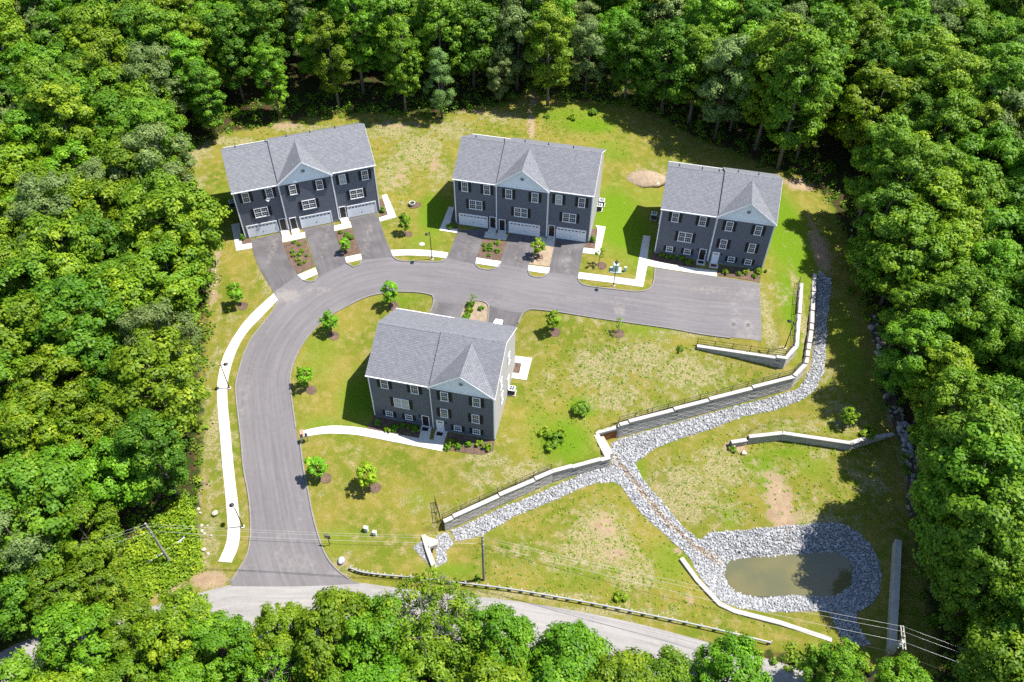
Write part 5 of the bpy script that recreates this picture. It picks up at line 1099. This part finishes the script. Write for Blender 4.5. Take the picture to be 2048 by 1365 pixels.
# young trees on the lawns
YOUNG = [((478, 612), (486, 613), 'young', 1.05, 'fresh green', 'young tree in a mulch ring beside the upper bend of the white sidewalk'),
         ((783, 612), (787, 613), 'young', 1.15, 'fresh green', 'young pointed tree in a mulch ring just behind the lone townhouse roof'),
         ((664, 668), (668, 672), 'young', 1.1, 'fresh green', 'young tree in a mulch ring at the upper inner side of the road bend'),
         ((616, 776), (623, 781), 'young', 1.08, 'fresh green', 'young tree at the kerb left of the lone townhouse, its shade reaching the road'),
         ((640, 957), (651, 957), 'young', 1.12, 'fresh green', 'young tree on the lower lawn close to the road'),
         ((741, 976), (750, 976), 'young', 1.18, 'yellow green', 'young yellowish tree in the middle of the lower lawn'),
         ((811, 468), (816, 469), 'young', .95, 'mid green', 'young tree on the lawn between the two long townhouses'),
         ((1105, 664), (1110, 665), 'young', .98, 'yellow green', 'young yellow green tree right of the lone townhouse driveway'),
         ((1076, 515), (1078, 516), 'young', .9, 'yellow green', 'young tree in the straw bed between two driveways of the middle townhouse'),
         ((1197, 531), (1203, 532), 'thin', 1.05, 'mid green', 'sparse young tree by the walk corner right of the middle townhouse'),
         ((1237, 666), (1238, 668), 'thin', .85, 'mid green', 'nearly leafless sapling below the middle of the wide road'),
         ((948, 613), (950, 614), 'thin', .72, 'mid green', 'nearly leafless sapling at the tip of the bed behind the lone townhouse'),
         ((693, 506), (695, 508), 'young', .75, 'fresh green', 'small leafy tree in the second mulch bed of the angled townhouse')]
for (u, v), (ru, rv), kind, s, tint, lab in YOUNG:
    p = G1(u, v); tree(kind, p.x, p.y, lab, 'young trees planted on the lawns', s, tint); 
    if kind == 'young' or (u, v) in ((1197, 531), (1237, 666)):
        c = G1(ru, rv); drape('mulch_ring', [(c.x + .72 * math.cos(a * .45) * trnd.uniform(.85, 1.15), c.y + .72 * math.sin(a * .45) * trnd.uniform(.9, 1.1)) for a in range(14)], .05, M['mulch'], .4, True, .06)
# shrubs in the beds
SHR = []
def crop(o, s, pts): return [(o[0] + x / s, o[1] + y / s) for x, y in pts]
BEDSH = [('first mulch bed of the angled townhouse', crop((400, 420), 5.6875, [(1075, 380), (1132, 405), (1050, 485), (1165, 480), (1065, 530), (1130, 515), (1215, 530), (1120, 572), (1195, 600), (1140, 620)]), .55),
         ('second mulch bed of the angled townhouse', crop((420, 220), 4.0136, [(1050, 990), (1100, 1015), (1135, 1035), (1075, 1060)]), .7),
         ('mulch bed of the middle townhouse', crop((840, 240), 4.0143, [(625, 997), (565, 1012), (515, 1012), (522, 1047), (563, 1047), (622, 1062), (553, 1094)]), .62),
         ('bed left of the dark door by the lot', crop((1150, 300), 3.249, [(560, 690), (600, 702), (640, 700), (690, 712), (735, 742)]), .85),
         ('bed right of the white door by the lot', crop((1150, 300), 3.249, [(975, 800), (1062, 815), (1112, 805), (1165, 828), (1188, 800)]), .85),
         ('bed by the lone townhouse dark door', crop((560, 560), 3.5926, [(775, 1082), (825, 1075), (885, 1055), (930, 1062), (975, 1085)]), .85),
         ('bed by the lone townhouse white door', crop((560, 560), 3.5926, [(1230, 1175), (1200, 1212), (1280, 1200), (1355, 1190), (1428, 1180), (1490, 1212)]), .85),
         ('side bed left of the middle townhouse', crop((840, 240), 4.0143, [(255, 855), (240, 870), (272, 862)]), .7),
         ('straw bed behind the lone townhouse', crop((560, 560), 3.5926, [(1370, 190), (1360, 225), (1345, 260), (1330, 285), (1445, 210)]), .8)]
for bed, pts, s in BEDSH:
    for k, (u, v) in enumerate(sorted(pts)):
        p = G1(u, v); o = link('shrub', SHRUB[trnd.randrange(3)], None, (p.x, p.y, p.z + .02), trnd.uniform(0, 6.28), s * trnd.uniform(.8, 1.2)); tint = trnd.choice(['fresh green', 'yellow green', 'mid green']); o.color = (*TINT[tint], 1)
        tag(o, f"low shrub in the {bed}, " + ORD[k], 'shrub', f'shrubs in the {bed}', 'thing')
for u, v, s, lab in ((756, 851, 1.0, 'cone shaped shrub at the left front corner of the lone townhouse'), (1185, 484, 1.0, 'upright shrub in the right side bed of the middle townhouse'), (766, 425, .9, 'upright shrub in the right side bed of the angled townhouse'), (486, 480, .9, 'upright shrub in the left side bed of the angled townhouse'), (1531, 545, .5, 'small lone bush beyond the right corner of the parking lot townhouse')):
    p = G1(u, v); o = link('shrub', CONE, None, (p.x, p.y, p.z), trnd.uniform(0, 6), s); o.color = (*TINT['fresh green'], 1); tag(o, lab, 'shrub', None, 'thing')
BUSH = [(1160, 822, 1.7, 'dark green wild bush in the dry field right of the lone townhouse'), (1112, 880, 1.3, 'wild bush at the field corner above the lower wall, upper one'), (1090, 868, 1.0, 'wild bush nearest the lone townhouse in the rough corner'), (1100, 895, 1.1, 'wild bush at the field corner above the lower wall, lower one'), (1125, 868, .8, 'small wild bush between two bigger ones in the rough corner'),
        (1145, 238, 1.0, 'left one of two yellowish conifer bushes at the upper wood edge'), (1185, 228, 1.25, 'right one of two yellowish conifer bushes at the upper wood edge'), (1095, 235, .8, 'small bush right of the worn path'), (1735, 870, 1.3, 'bright bush behind the right part of the bent wall'), (1360, 700, .7, 'bright weed clump above the short wall'), (1700, 585, .9, 'bush in shade at the right lawn edge'), (1465, 900, .7, 'small bush at the left end of the bent wall'), (955, 1160, .6, 'weed bush at the foot of the middle utility pole'), (1240, 1195, 1.0, 'bright weed bush above the lower guard rail')]
for u, v, s, lab in BUSH:
    p = G1(u, v); o = link('bush', SHRUB[trnd.randrange(3)], None, (p.x, p.y, p.z), trnd.uniform(0, 6), (s * 1.3, s * 1.1, s)); o.color = (*TINT[trnd.choice(['mid green', 'yellow green'])], 1); tag(o, lab, 'bush', None, 'thing')

# undergrowth and weeds nobody could count
def leaf_scatter(name, pts, hts, rads, nlf, ls, seed, m='leaf'):
    r = np.random.default_rng(seed); V = []; T = []
    for (x, y, z), h, R in zip(pts, hts, rads):
        tone = np.clip(r.normal(.38, .2), 0, .9)
        V.append(leaf_quads(r, np.array([x, y, z]), np.array([R, R, h]), nlf, ls, np.array([0, 0, .6]), 1.0, .35, .4, 0, True)); T += [tone] * nlf
    V = np.concatenate(V); n = len(V) // 4; me = bpy.data.meshes.new(name); me.from_pydata(V.tolist(), [], (np.arange(n * 4).reshape(-1, 4)).tolist())
    at_ = me.attributes.new('tone', 'FLOAT', 'POINT'); at_.data.foreach_set('value', np.repeat(np.array(T), 4)); me.materials.append(M[m]); o = link(name, me); o['kind'] = 'stuff'; return o
r = np.random.default_rng(3)
q = r.uniform((-75, 30), (75, 150), (11000, 2)); di = seg_dist(q, W_CLEAR)[0]; ins = inside(q, W_CLEAR); q = q[(~ins & (di < 8) & (r.random(len(q)) < .8)) | (ins & (di < .9) & (r.random(len(q)) < .45))]
q = q[~inside(q, W_CREEK) & ~inside(q, MR) & ~inside(q, W_RIP[0])]; q = np.c_[q, terrain(q)]
o = leaf_scatter('undergrowth', q, r.uniform(.4, 2.6, len(q)) * r.uniform(.4, 1, len(q)), r.uniform(.5, 1.4, len(q)), 30, .36, 4); o.color = (*TINT['mid green'], 1); tag(o, 'low leafy undergrowth along the foot of the woods', 'undergrowth')
bp = np.array([tuple(p[:2]) for p in GP([(235, 1170), (255, 1100), (310, 1045), (370, 1000), (388, 1030), (393, 1085), (405, 1110), (398, 1140), (330, 1178), (270, 1205)])]); q = r.uniform(bp.min(0), bp.max(0), (1100, 2)); q = q[inside(q, bp)]; q = np.c_[q, terrain(q)]
o = leaf_scatter('undergrowth', q, r.uniform(.3, 1.9, len(q)) * r.uniform(.5, 1, len(q)), r.uniform(.5, 1.0, len(q)), 34, .30, 6); o.color = (*TINT['yellow green'], 1); tag(o, 'bright low thicket round the foot of the leaning utility pole', 'undergrowth')
def rough_poly(px): return np.array([tuple(p[:2]) for p in GP(px)])
fields = [[(1090, 690), (1160, 650), (1390, 700), (1560, 745), (1400, 800), (1240, 845), (1190, 865), (1150, 910), (1060, 930), (1050, 800)], [(1280, 930), (1440, 870), (1700, 800), (1760, 860), (1790, 960), (1790, 1050), (1650, 1035), (1420, 1060), (1380, 1050)],
          [(930, 1100), (1100, 1010), (1225, 970), (1360, 1110), (1440, 1215), (1600, 1260), (1400, 1240), (1200, 1210), (960, 1165)], [(850, 1060), (960, 1000), (1060, 950), (960, 980), (840, 1030)], [(400, 300), (520, 262), (720, 235), (900, 250), (1060, 210), (1200, 210), (1280, 330), (1220, 290), (900, 262), (800, 420), (760, 300), (440, 290)]]
qs = []
for f_ in fields:
    fp = rough_poly(f_); area = abs(np.sum(fp[:, 0] * np.roll(fp[:, 1], 1) - fp[:, 1] * np.roll(fp[:, 0], 1))) / 2; t_ = r.uniform(fp.min(0), fp.max(0), (int(area * 5), 2)); t_ = t_[inside(t_, fp)]; qs.append(t_[: int(area * 1.5)])
q = np.concatenate(qs); q = q[~inside(q, W_RIP[0])]; q = np.c_[q, terrain(q)]
o = leaf_scatter('weeds', q, r.uniform(.06, .32, len(q)), r.uniform(.10, .32, len(q)), 9, .15, 9); o.color = (1.45, 1.35, 1.0, 1); tag(o, 'tufts of weeds over the rough dry fields', 'weeds')

# ------------------------------------------------------------------ street furniture and small things
def street_lamp(u, v, h, aim, label):
    p = G1(u, v); root = thing('street_lamp', label, 'street lamp', p, aim, 'black lamp posts along the new road')
    t = MB(); t.tube([(0, 0, -.3), (0, 0, .12)], .24, 10); t.obj('base', M['conc_wall'], root)
    t = MB(); t.tube([(0, 0, .1), (0, 0, .55), (0, 0, .6), (0, 0, h)], [.10, .09, .065, .05], 8); t.obj('pole', M['black'], root)
    t = MB(); t.tube([(0, 0, h - .25), (.15, 0, h + .02), (.45, 0, h + .06)], .03, 6); t.obj('arm', M['black'], root)
    t = MB(); N = 12; t.loft([[(.62 + r_ * math.cos(2 * math.pi * k / N), r_ * math.sin(2 * math.pi * k / N), z) for k in range(N)] for r_, z in ((.08, h + .18), (.2, h + .1), (.3, h - .02), (.27, h - .06))]); hd = t.obj('lamp_head', M['black'], root)
    t = MB(); t.loft([[(.62 + r_ * math.cos(2 * math.pi * k / N), r_ * math.sin(2 * math.pi * k / N), z) for k in range(N)] for r_, z in ((.22, h - .055), (.16, h - .10))]); t.obj('lens', M['whitebox'], hd)
street_lamp(864, 519, 5.1, -2.2, 'black lamp post on the kerb strip between the two long townhouses')
street_lamp(1227, 572, 5.0, -1.7, 'black lamp post on the kerb strip right of the middle townhouse')
street_lamp(459, 777, 4.6, .2, 'black lamp post over the white sidewalk at the road bend')
street_lamp(486, 1054, 4.1, 2.4, 'black lamp post near the low end of the white sidewalk')
street_lamp(1569, 697, 5.1, 2.9, 'black lamp post in the corner of the short wall by the parking lot')

def utility_pole(p, h, lean, label, arms):
    root = thing('utility_pole', label, 'utility pole', p, 0, 'wooden utility poles along the lower road'); root.rotation_euler = lean
    t = MB(); t.tube([(0, 0, -1), (0, 0, h * .5), (0, 0, h)], [.17, .145, .11], 10); t.obj('pole', M['wood'], root)
    for z, half, ang in arms:
        t = MB(); c, s = math.cos(ang), math.sin(ang)
        for o_ in (-.13, .13): t.bar((-half * c - s * o_, -half * s + c * o_, z), (half * c - s * o_, half * s + c * o_, z), .1, .12)
        t.obj('crossarm', M['wood'], root)
        for f_ in (-.9, -.45, .45, .9): q_ = MB(); q_.tube([(half * f_ * c, half * f_ * s, z + .05), (half * f_ * c, half * f_ * s, z + .22)], [.05, .035], 6); q_.obj('insulator', M['galv'], root)
    for z in (h - .5, h - 1.6, h - 2.4):
        q_ = MB(); q_.tube([(.0, -.1, z), (.18, -.22, z + .03)], .045, 6); q_.obj('insulator', M['galv'], root)
    return root
pP = G1(968, 1160); hP = 9.9
utility_pole(pP, hP, (0, 0, 0), 'grey wooden pole in the grass above the guard rail', [])
pL = G1(343, 1128); hL = 8.9
utility_pole(pL, hL, (0, -.02, 0), 'brown wooden pole at the left thicket, wires fanning off both sides', [])
pR = G1(1742, 1352); topR = at(1797, 1308, 0); hR = 10.2
rp = utility_pole(pR, hR, (0, 0, 0), 'wooden pole at lower right with paired crossarms', [(hR - .4, 1.25, 1.35)])
t = MB(); t.tube([(.32, .1, hR - 2.3), (.32, .1, hR - 1.4)], .25, 12); t.tube([(.32, .1, hR - 1.4), (.32, .1, hR - 1.34)], [.25, .12], 12); t.obj('transformer', M['whitebox'], rp)
def span(a, b, sag, rad, m, label, group='wires between the utility poles'):
    a, b = Vector(a), Vector(b); mb = MB(); pts = [tuple(a.lerp(b, k / 14) - a - Vector((0, 0, sag * 4 * (k / 14) * (1 - k / 14)))) for k in range(15)]
    mb.tube(pts, rad, 5); o = mb.obj('power_line', m, None, True, a); tag(o, label, 'wire', group, 'thing'); return o
Z = Vector((0, 0, 1)); pl, pp, pr = Vector(pL) + Z * hL, Vector(pP) + Z * hP, Vector(pR) + Z * hR
for i, (dz, nm, mm, rr) in enumerate(((.05, 'topmost', 'wire', .009), (.55, 'second', 'wire', .009), (1.6, 'third', 'wire', .011), (2.4, 'lowest', 'cable', .016))):
    span(pl - Z * dz, pp - Z * dz, .5, rr, M[mm], f'{nm} wire crossing the new road from the left pole to the middle pole')
    e = pr + Vector((math.cos(1.35), math.sin(1.35), 0)) * (1.1, .55, -.55, -1.1)[i] - Z * (.2 if i < 3 else 1.7)
    span(pp - Z * dz, e, .7, rr, M[mm], f'{nm} wire running from the middle pole down to the crossarms at lower right')
    span(e, e + Vector((26, -9.5, -.5)), .6, rr, M[mm], f'{nm} wire leaving the crossarms towards the lower right corner')
    span(pl - Z * dz, pl - Z * dz + Vector((-24, -9, .2)), .5, rr, M[mm], f'{nm} wire leaving the left pole into the woods')
g_ = MB(); g_.tube([(0, 0, 0), tuple(Vector(G1(290, 1135)) - (pl - Z * 1.2))], .014, 5); o = g_.obj('guy_wire', M['wire'], None, True, pl - Z * 1.2); tag(o, 'slanting stay wire from the left pole to the ground', 'wire', None, 'thing')

def guard_rail(label, pts, sp=2.2):
    P = [Vector(p) for p in pts]; root = thing('guard_rail', label, 'guard rail', P[0]); O = P[0]
    d = np.array(densify([tuple(p) for p in smooth_poly([tuple(p) for p in P], False)], sp, False)); zz = terrain(d)
    prof = [(0, .42), (.05, .47), (.0, .545), (.0, .57), (.05, .64), (0, .70), (-.012, .70), (.035, .64), (-.012, .57), (-.012, .545), (.035, .47), (-.012, .42)]
    T = np.gradient(d, axis=0); T /= np.hypot(*T.T)[:, None]; N = np.c_[T[:, 1], -T[:, 0]]
    b = MB(); b.loft([[(d[i, 0] + N[i, 0] * (a * 1.6) - O.x, d[i, 1] + N[i, 1] * (a * 1.6) - O.y, zz[i] + h - O.z) for a, h in prof] for i in range(len(d))]); b.obj('beam', M['galv'], root)
    for i in range(len(d)):
        q_ = MB(); q_.box(-.08, .08, -.09, .09, -.4, .74); o_ = q_.obj('post', M['wood'], root, loc=(d[i, 0] - N[i, 0] * .13 - O.x, d[i, 1] - N[i, 1] * .13 - O.y, zz[i] - O.z)); o_.rotation_euler = (0, 0, math.atan2(T[i, 1], T[i, 0]))
guard_rail('long steel guard rail between the lower road and the dry triangle field', GP([(702, 1141), (722, 1149), (760, 1154), (830, 1160), (920, 1170), (1010, 1181), (1100, 1196), (1200, 1214), (1300, 1235), (1415, 1259), (1540, 1290)]))
guard_rail('short steel guard rail in the left thicket behind the leaning pole', GP([(297, 1132), (335, 1108), (372, 1080)]))

# sign, boulders, boxes
p = G1(660, 1091); sg = thing('road_sign', 'small dark red square sign on a thin post beside the new road', 'sign', p, -.25)
t = MB(); t.box(-.035, .035, -.03, .03, -.3, 2.5); t.obj('post', M['black'], sg)
t = MB(); t.bbox(-.36, .36, -.055, -.032, 1.62, 2.42, .02); bd = t.obj('board', M['black'], sg)
t = MB(); t.box(-.33, .33, -.066, -.056, 1.65, 2.22); t.obj('board_face', M['signred'], bd)
t = MB()
for z, a, b_ in ((2.30, -.24, .2), (2.10, -.26, .26), (1.92, -.2, .22), (1.80, -.24, .1)): t.box(a, b_, -.071, -.0565 if z > 2.22 else -.0665, z, z + .055)
t.obj('lettering', M['white'], bd)
def boulder(name, u, v, s, m, label, sq=.75, seed=0):
    r_ = np.random.default_rng(seed); p = G1(u, v); V = stone_verts(r_) * r_.uniform(.75, 1.2, (12, 1))
    me = bpy.data.meshes.new(name); me.from_pydata((V * s).tolist(), [], ICO.tolist()); me.materials.append(m); o = link(name, me, None, (p.x, p.y, p.z + s * .45), r_.uniform(0, 6)); 
    md = o.modifiers.new('round', 'SUBSURF'); md.levels = md.render_levels = 1; tag(o, label, 'boulder', None, 'thing'); return o
boulder('boulder', 683, 1124, .62, M['paleboulder'], 'pale blue grey boulder at the road mouth beside the guard rail end', seed=2)
boulder('boulder', 430, 1029, .5, M['creamstone'], 'cream boulder with dark shade on the bank left of the white sidewalk', seed=5)
boulder('boulder', 408, 1101, .36, M['creamstone'], 'small round white stone at the thicket edge', seed=7)
boulder('boulder', 1465, 893, .5, M['creamstone'], 'flat cream rock at the left end of the bent wall', seed=9)
boulder('boulder', 1487, 908, .42, M['creamstone'], 'flat cream rock just below the stepped end of the bent wall', seed=10)
boulder('boulder', 1313, 371, .7, M['creamstone'], 'pale rock beside the gravel heap', seed=12)
boulder('boulder', 1711, 533, .7, M['paleboulder'], 'pale boulder in shade at the end of the stone line', seed=13)
# gravel heap
p = G1(1290, 358); r_ = np.random.default_rng(8); mb = MB(); rings = []
for k, (rr, h) in enumerate(((3.1, -.15), (2.6, .25), (1.9, .62), (1.1, .88), (.3, 1.0))): rings.append([(rr * 1.25 * math.cos(a * .3491) * r_.uniform(.9, 1.1), rr * .78 * math.sin(a * .3491) * r_.uniform(.9, 1.1), h + r_.uniform(-.06, .06)) for a in range(18)])
mb.loft(rings); o = mb.obj('gravel_heap', M['soil'], None, True, p); tag(o, 'low pinkish gravel heap in the grass between two townhouses', 'gravel heap', None, 'thing')
# meter boxes on the lawn near the junction
for (u, v), s, lab in (((733, 1062), .82, 'white utility cabinet on the lower lawn, left one of two'), ((750, 1070), .74, 'white utility cabinet on the lower lawn, right one of two')):
    p = G1(u, v); c = thing('utility_cabinet', lab, 'cabinet', p, -.3, 'white cabinets on the lower lawn'); t = MB(); t.bbox(-.3 * s, .3 * s, -.22 * s, .22 * s, -.1, .95 * s, .04); t.obj('case', M['whitebox'], c)
    t = MB(); t.bbox(-.34 * s, .34 * s, -.26 * s, .26 * s, .951 * s, 1.03 * s, .03); t.obj('lid', M['whitebox'], c); t = MB(); t.box(-.05, .05, -.235 * s, -.221 * s, .4, .6); t.obj('latch', M['galv'], c)
p = G1(1231, 541); c = thing('transformer_box', 'pale green transformer box on a pad behind the lamp post', 'transformer', p, -.12)
t = MB(); t.bbox(-.85, .85, -.65, .65, -.15, .12, .03); t.obj('pad', M['greenbox'], c); t = MB(); t.bbox(-.42, .42, -.4, .4, .121, 1.25, .05); t.obj('case', M['greenbox'], c); t = MB(); t.box(-.01, .01, -.415, -.401, .18, 1.15); t.box(.08, .14, -.43, -.401, .6, .75); t.obj('door_seam', M['found'], c)
p = G1(1250, 543); c = thing('utility_pedestal', 'small green pedestal in a bare spot right of the transformer box', 'pedestal', p); t = MB(); t.bbox(-.16, .16, -.16, .16, -.1, .75, .04); t.obj('case', M['greenbox'], c); t = MB(); t.bbox(-.2, .2, -.2, .2, .751, .84, .04); t.obj('cap', M['greenbox'], c)
p = G1(844, 489); c = thing('catch_basin', 'round cream lid in the lawn above the kerb strip', 'lid', p); t = MB(); t.tube([(0, 0, -.1), (0, 0, .06)], .42, 18); t.obj('ring', M['cap'], c); t = MB(); t.tube([(0, 0, .061), (0, 0, .1)], [.34, .30], 18); t.obj('cover', M['conc_wall'], c)
drape('mulch_ring', [(q[0], q[1]) for q in GP([(814, 411), (819, 405), (830, 405), (841, 407), (843, 412), (834, 417), (822, 418)])], .08, M['mulch'], .4, True, .1)
p = G1(825, 412); c = thing('planter', 'white and black round planter on a brown mulch ring', 'planter', p)
t = MB(); N = 14; t.loft([[(r2 * math.cos(2 * math.pi * k / N), r2 * math.sin(2 * math.pi * k / N), z) for k in range(N)] for r2, z in ((.25, 0), (.45, .5), (.48, .62), (.40, .62), (.38, .5))]); t.obj('pot', M['whitebox'], c); t = MB(); t.tube([(0, 0, .45), (0, 0, .53)], .385, 14); t.obj('soil', M['rubber'], c)
o = link('plant', SHRUB[0], c, (0, 0, .5), 0, .35); o.color = (*TINT['deep green'], 1)
# mailbox bank
p = G1(611, 884); c = thing('mailbox', 'dark mailbox bank on two posts beside the walk ramp', 'mailbox', p, .35)
for x in (-.35, .35): t = MB(); t.box(x - .05, x + .05, -.05, .05, -.2, .95); t.obj('post', M['wood'], c)
t = MB(); t.box(-.5, .5, -.06, .06, .951, 1.03); t.obj('shelf', M['wood'], c)
for x in (-.27, .27): 
    t = MB(); t.loft([[(x + .16 * math.cos(a), y, 1.2 + .16 * math.sin(a)) for a in [k * math.pi / 8 for k in range(9)]] + [] for y in (-.28, .28)]); t.box(x - .16, x + .16, -.28, .28, 1.032, 1.2); b = t.obj('box', M['black'], c); t = MB(); t.box(x - .13, x + .13, -.30, -.281, 1.06, 1.3); t.obj('flap', M['galv'], b)
# manhole marks on the lot
for u, v in ((1468, 648), (1496, 650)):
    p = G1(u, v); c = thing('manhole_cover', ('left' if u < 1480 else 'right') + ' round cover of the pair set in the parking lot', 'manhole cover', (p.x, p.y, p.z + .046), 0, 'covers in the parking lot'); t = MB(); t.tube([(0, 0, 0), (0, 0, .012)], .38, 16); t.obj('frame', M['kerb'], c); t = MB(); t.tube([(0, 0, .013), (0, 0, .018)], .3, 16); t.obj('cover', M['drive'], c)
# air conditioners
def air_con(u, v, rz, label, dz=0):
    p = G1(u, v); c = thing('air_conditioner', label, 'air conditioner', p, rz, 'air conditioner units beside the townhouses')
    t = MB(); t.box(-.55, .55, -.55, .55, -.15, .08); t.obj('pad', M['conc_wall'], c)
    t = MB(); t.bbox(-.42, .42, -.42, .42, .081, .92, .06)
    t.obj('case', M['acgrey'], c)
    t = MB(); 
    for k in range(7): z = .18 + k * .1; t.box(-.43, .43, -.43, .43, z, z + .02)
    o = t.obj('grille', M['acgrey'], c); o['kind'] = 'stuff'
    t = MB(); t.bbox(-.46, .46, -.46, .46, .921, 1.0, .06); t.obj('lid', M['whitebox'], c)
    t = MB(); t.tube([(0, 0, 1.001), (0, 0, 1.015)], .36, 18); t.obj('fan_opening', M['rubber'], c)
    t = MB()
    for k in range(4): a = k * math.pi / 2; t.add([(.06 * math.cos(a), .06 * math.sin(a), 1.017), (.33 * math.cos(a - .3), .33 * math.sin(a - .3), 1.017), (.33 * math.cos(a + .3), .33 * math.sin(a + .3), 1.03)], [(0, 1, 2)])
    t.tube([(0, 0, 1.015), (0, 0, 1.04)], .09, 10); t.obj('fan', M['galv'], c)
air_con(1024, 786, -.21, 'air conditioner against the sunlit end wall of the lone townhouse')
air_con(1198, 420, -.2, 'white topped air conditioner beside the middle townhouse, nearer one')
air_con(1203, 410, -.2, 'white topped air conditioner beside the middle townhouse, farther one')
air_con(1307, 437, -.22, 'air conditioner in shade left of the parking lot townhouse')
air_con(466, 413, .34, 'air conditioner in shade left of the angled townhouse')

# white car behind the lone townhouse
p = G1(992, 664); car = thing('parked_car', 'white car parked behind the lone townhouse, mostly hidden by its roof', 'car', (p.x, p.y, p.z + .04), math.pi / 2 - .23); car.scale = (.9, .82, .95)
def ring_(x, w, z0, z1, b): return [(x, -w, z0), (x, -w, z1 - b), (x, -w + b, z1), (x, w - b, z1), (x, w, z1 - b), (x, w, z0)]
t = MB(); t.loft([ring_(2.1, .55, .35, .62, .1), ring_(2.0, .70, .25, .74, .12), ring_(1.2, .80, .22, .92, .12), ring_(.7, .82, .22, .98, .1), ring_(-1.5, .82, .22, 1.0, .1), ring_(-2.0, .76, .25, .95, .12), ring_(-2.15, .65, .35, .8, .1)]); t.obj('body', M['carwhite'], car, True)
t = MB(); t.loft([[(.75, -.72, .96), (.75, .72, .96)] + [(.05, .58, 1.42), (.05, -.58, 1.42)]] + [[(-1.75, -.70, .98), (-1.75, .70, .98), (-1.2, .56, 1.42), (-1.2, -.56, 1.42)]]); t.obj('cabin', M['carglass'], car)
t = MB(); t.bbox(-1.22, .08, -.57, .57, 1.42, 1.475, .05); t.obj('roof_panel', M['carwhite'], car)
for x in (1.3, -1.3):
    for y in (-.8, .8): t = MB(); t.tube([(x, y - .1, .33), (x, y + .1, .33)], .33, 14); w_ = t.obj('wheel', M['rubber'], car); t = MB(); t.tube([(x, y - .11, .33), (x, y + .11, .33)], .2, 10); t.obj('rim', M['galv'], w_)
for y in (-.52, .52): t = MB(); t.bbox(1.88, 2.06, y - .14, y + .14, .52, .66, .03); t.obj('headlight', M['glass'], car); t = MB(); t.bbox(-2.14, -2.05, y - .14, y + .14, .6, .78, .03); t.obj('tail_light', M['lamp_red'], car)
for y in (-.88, .88): t = MB(); t.bbox(.5, .68, y - .09, y + .09, .92, 1.06, .03); t.obj('mirror', M['carwhite'], car)
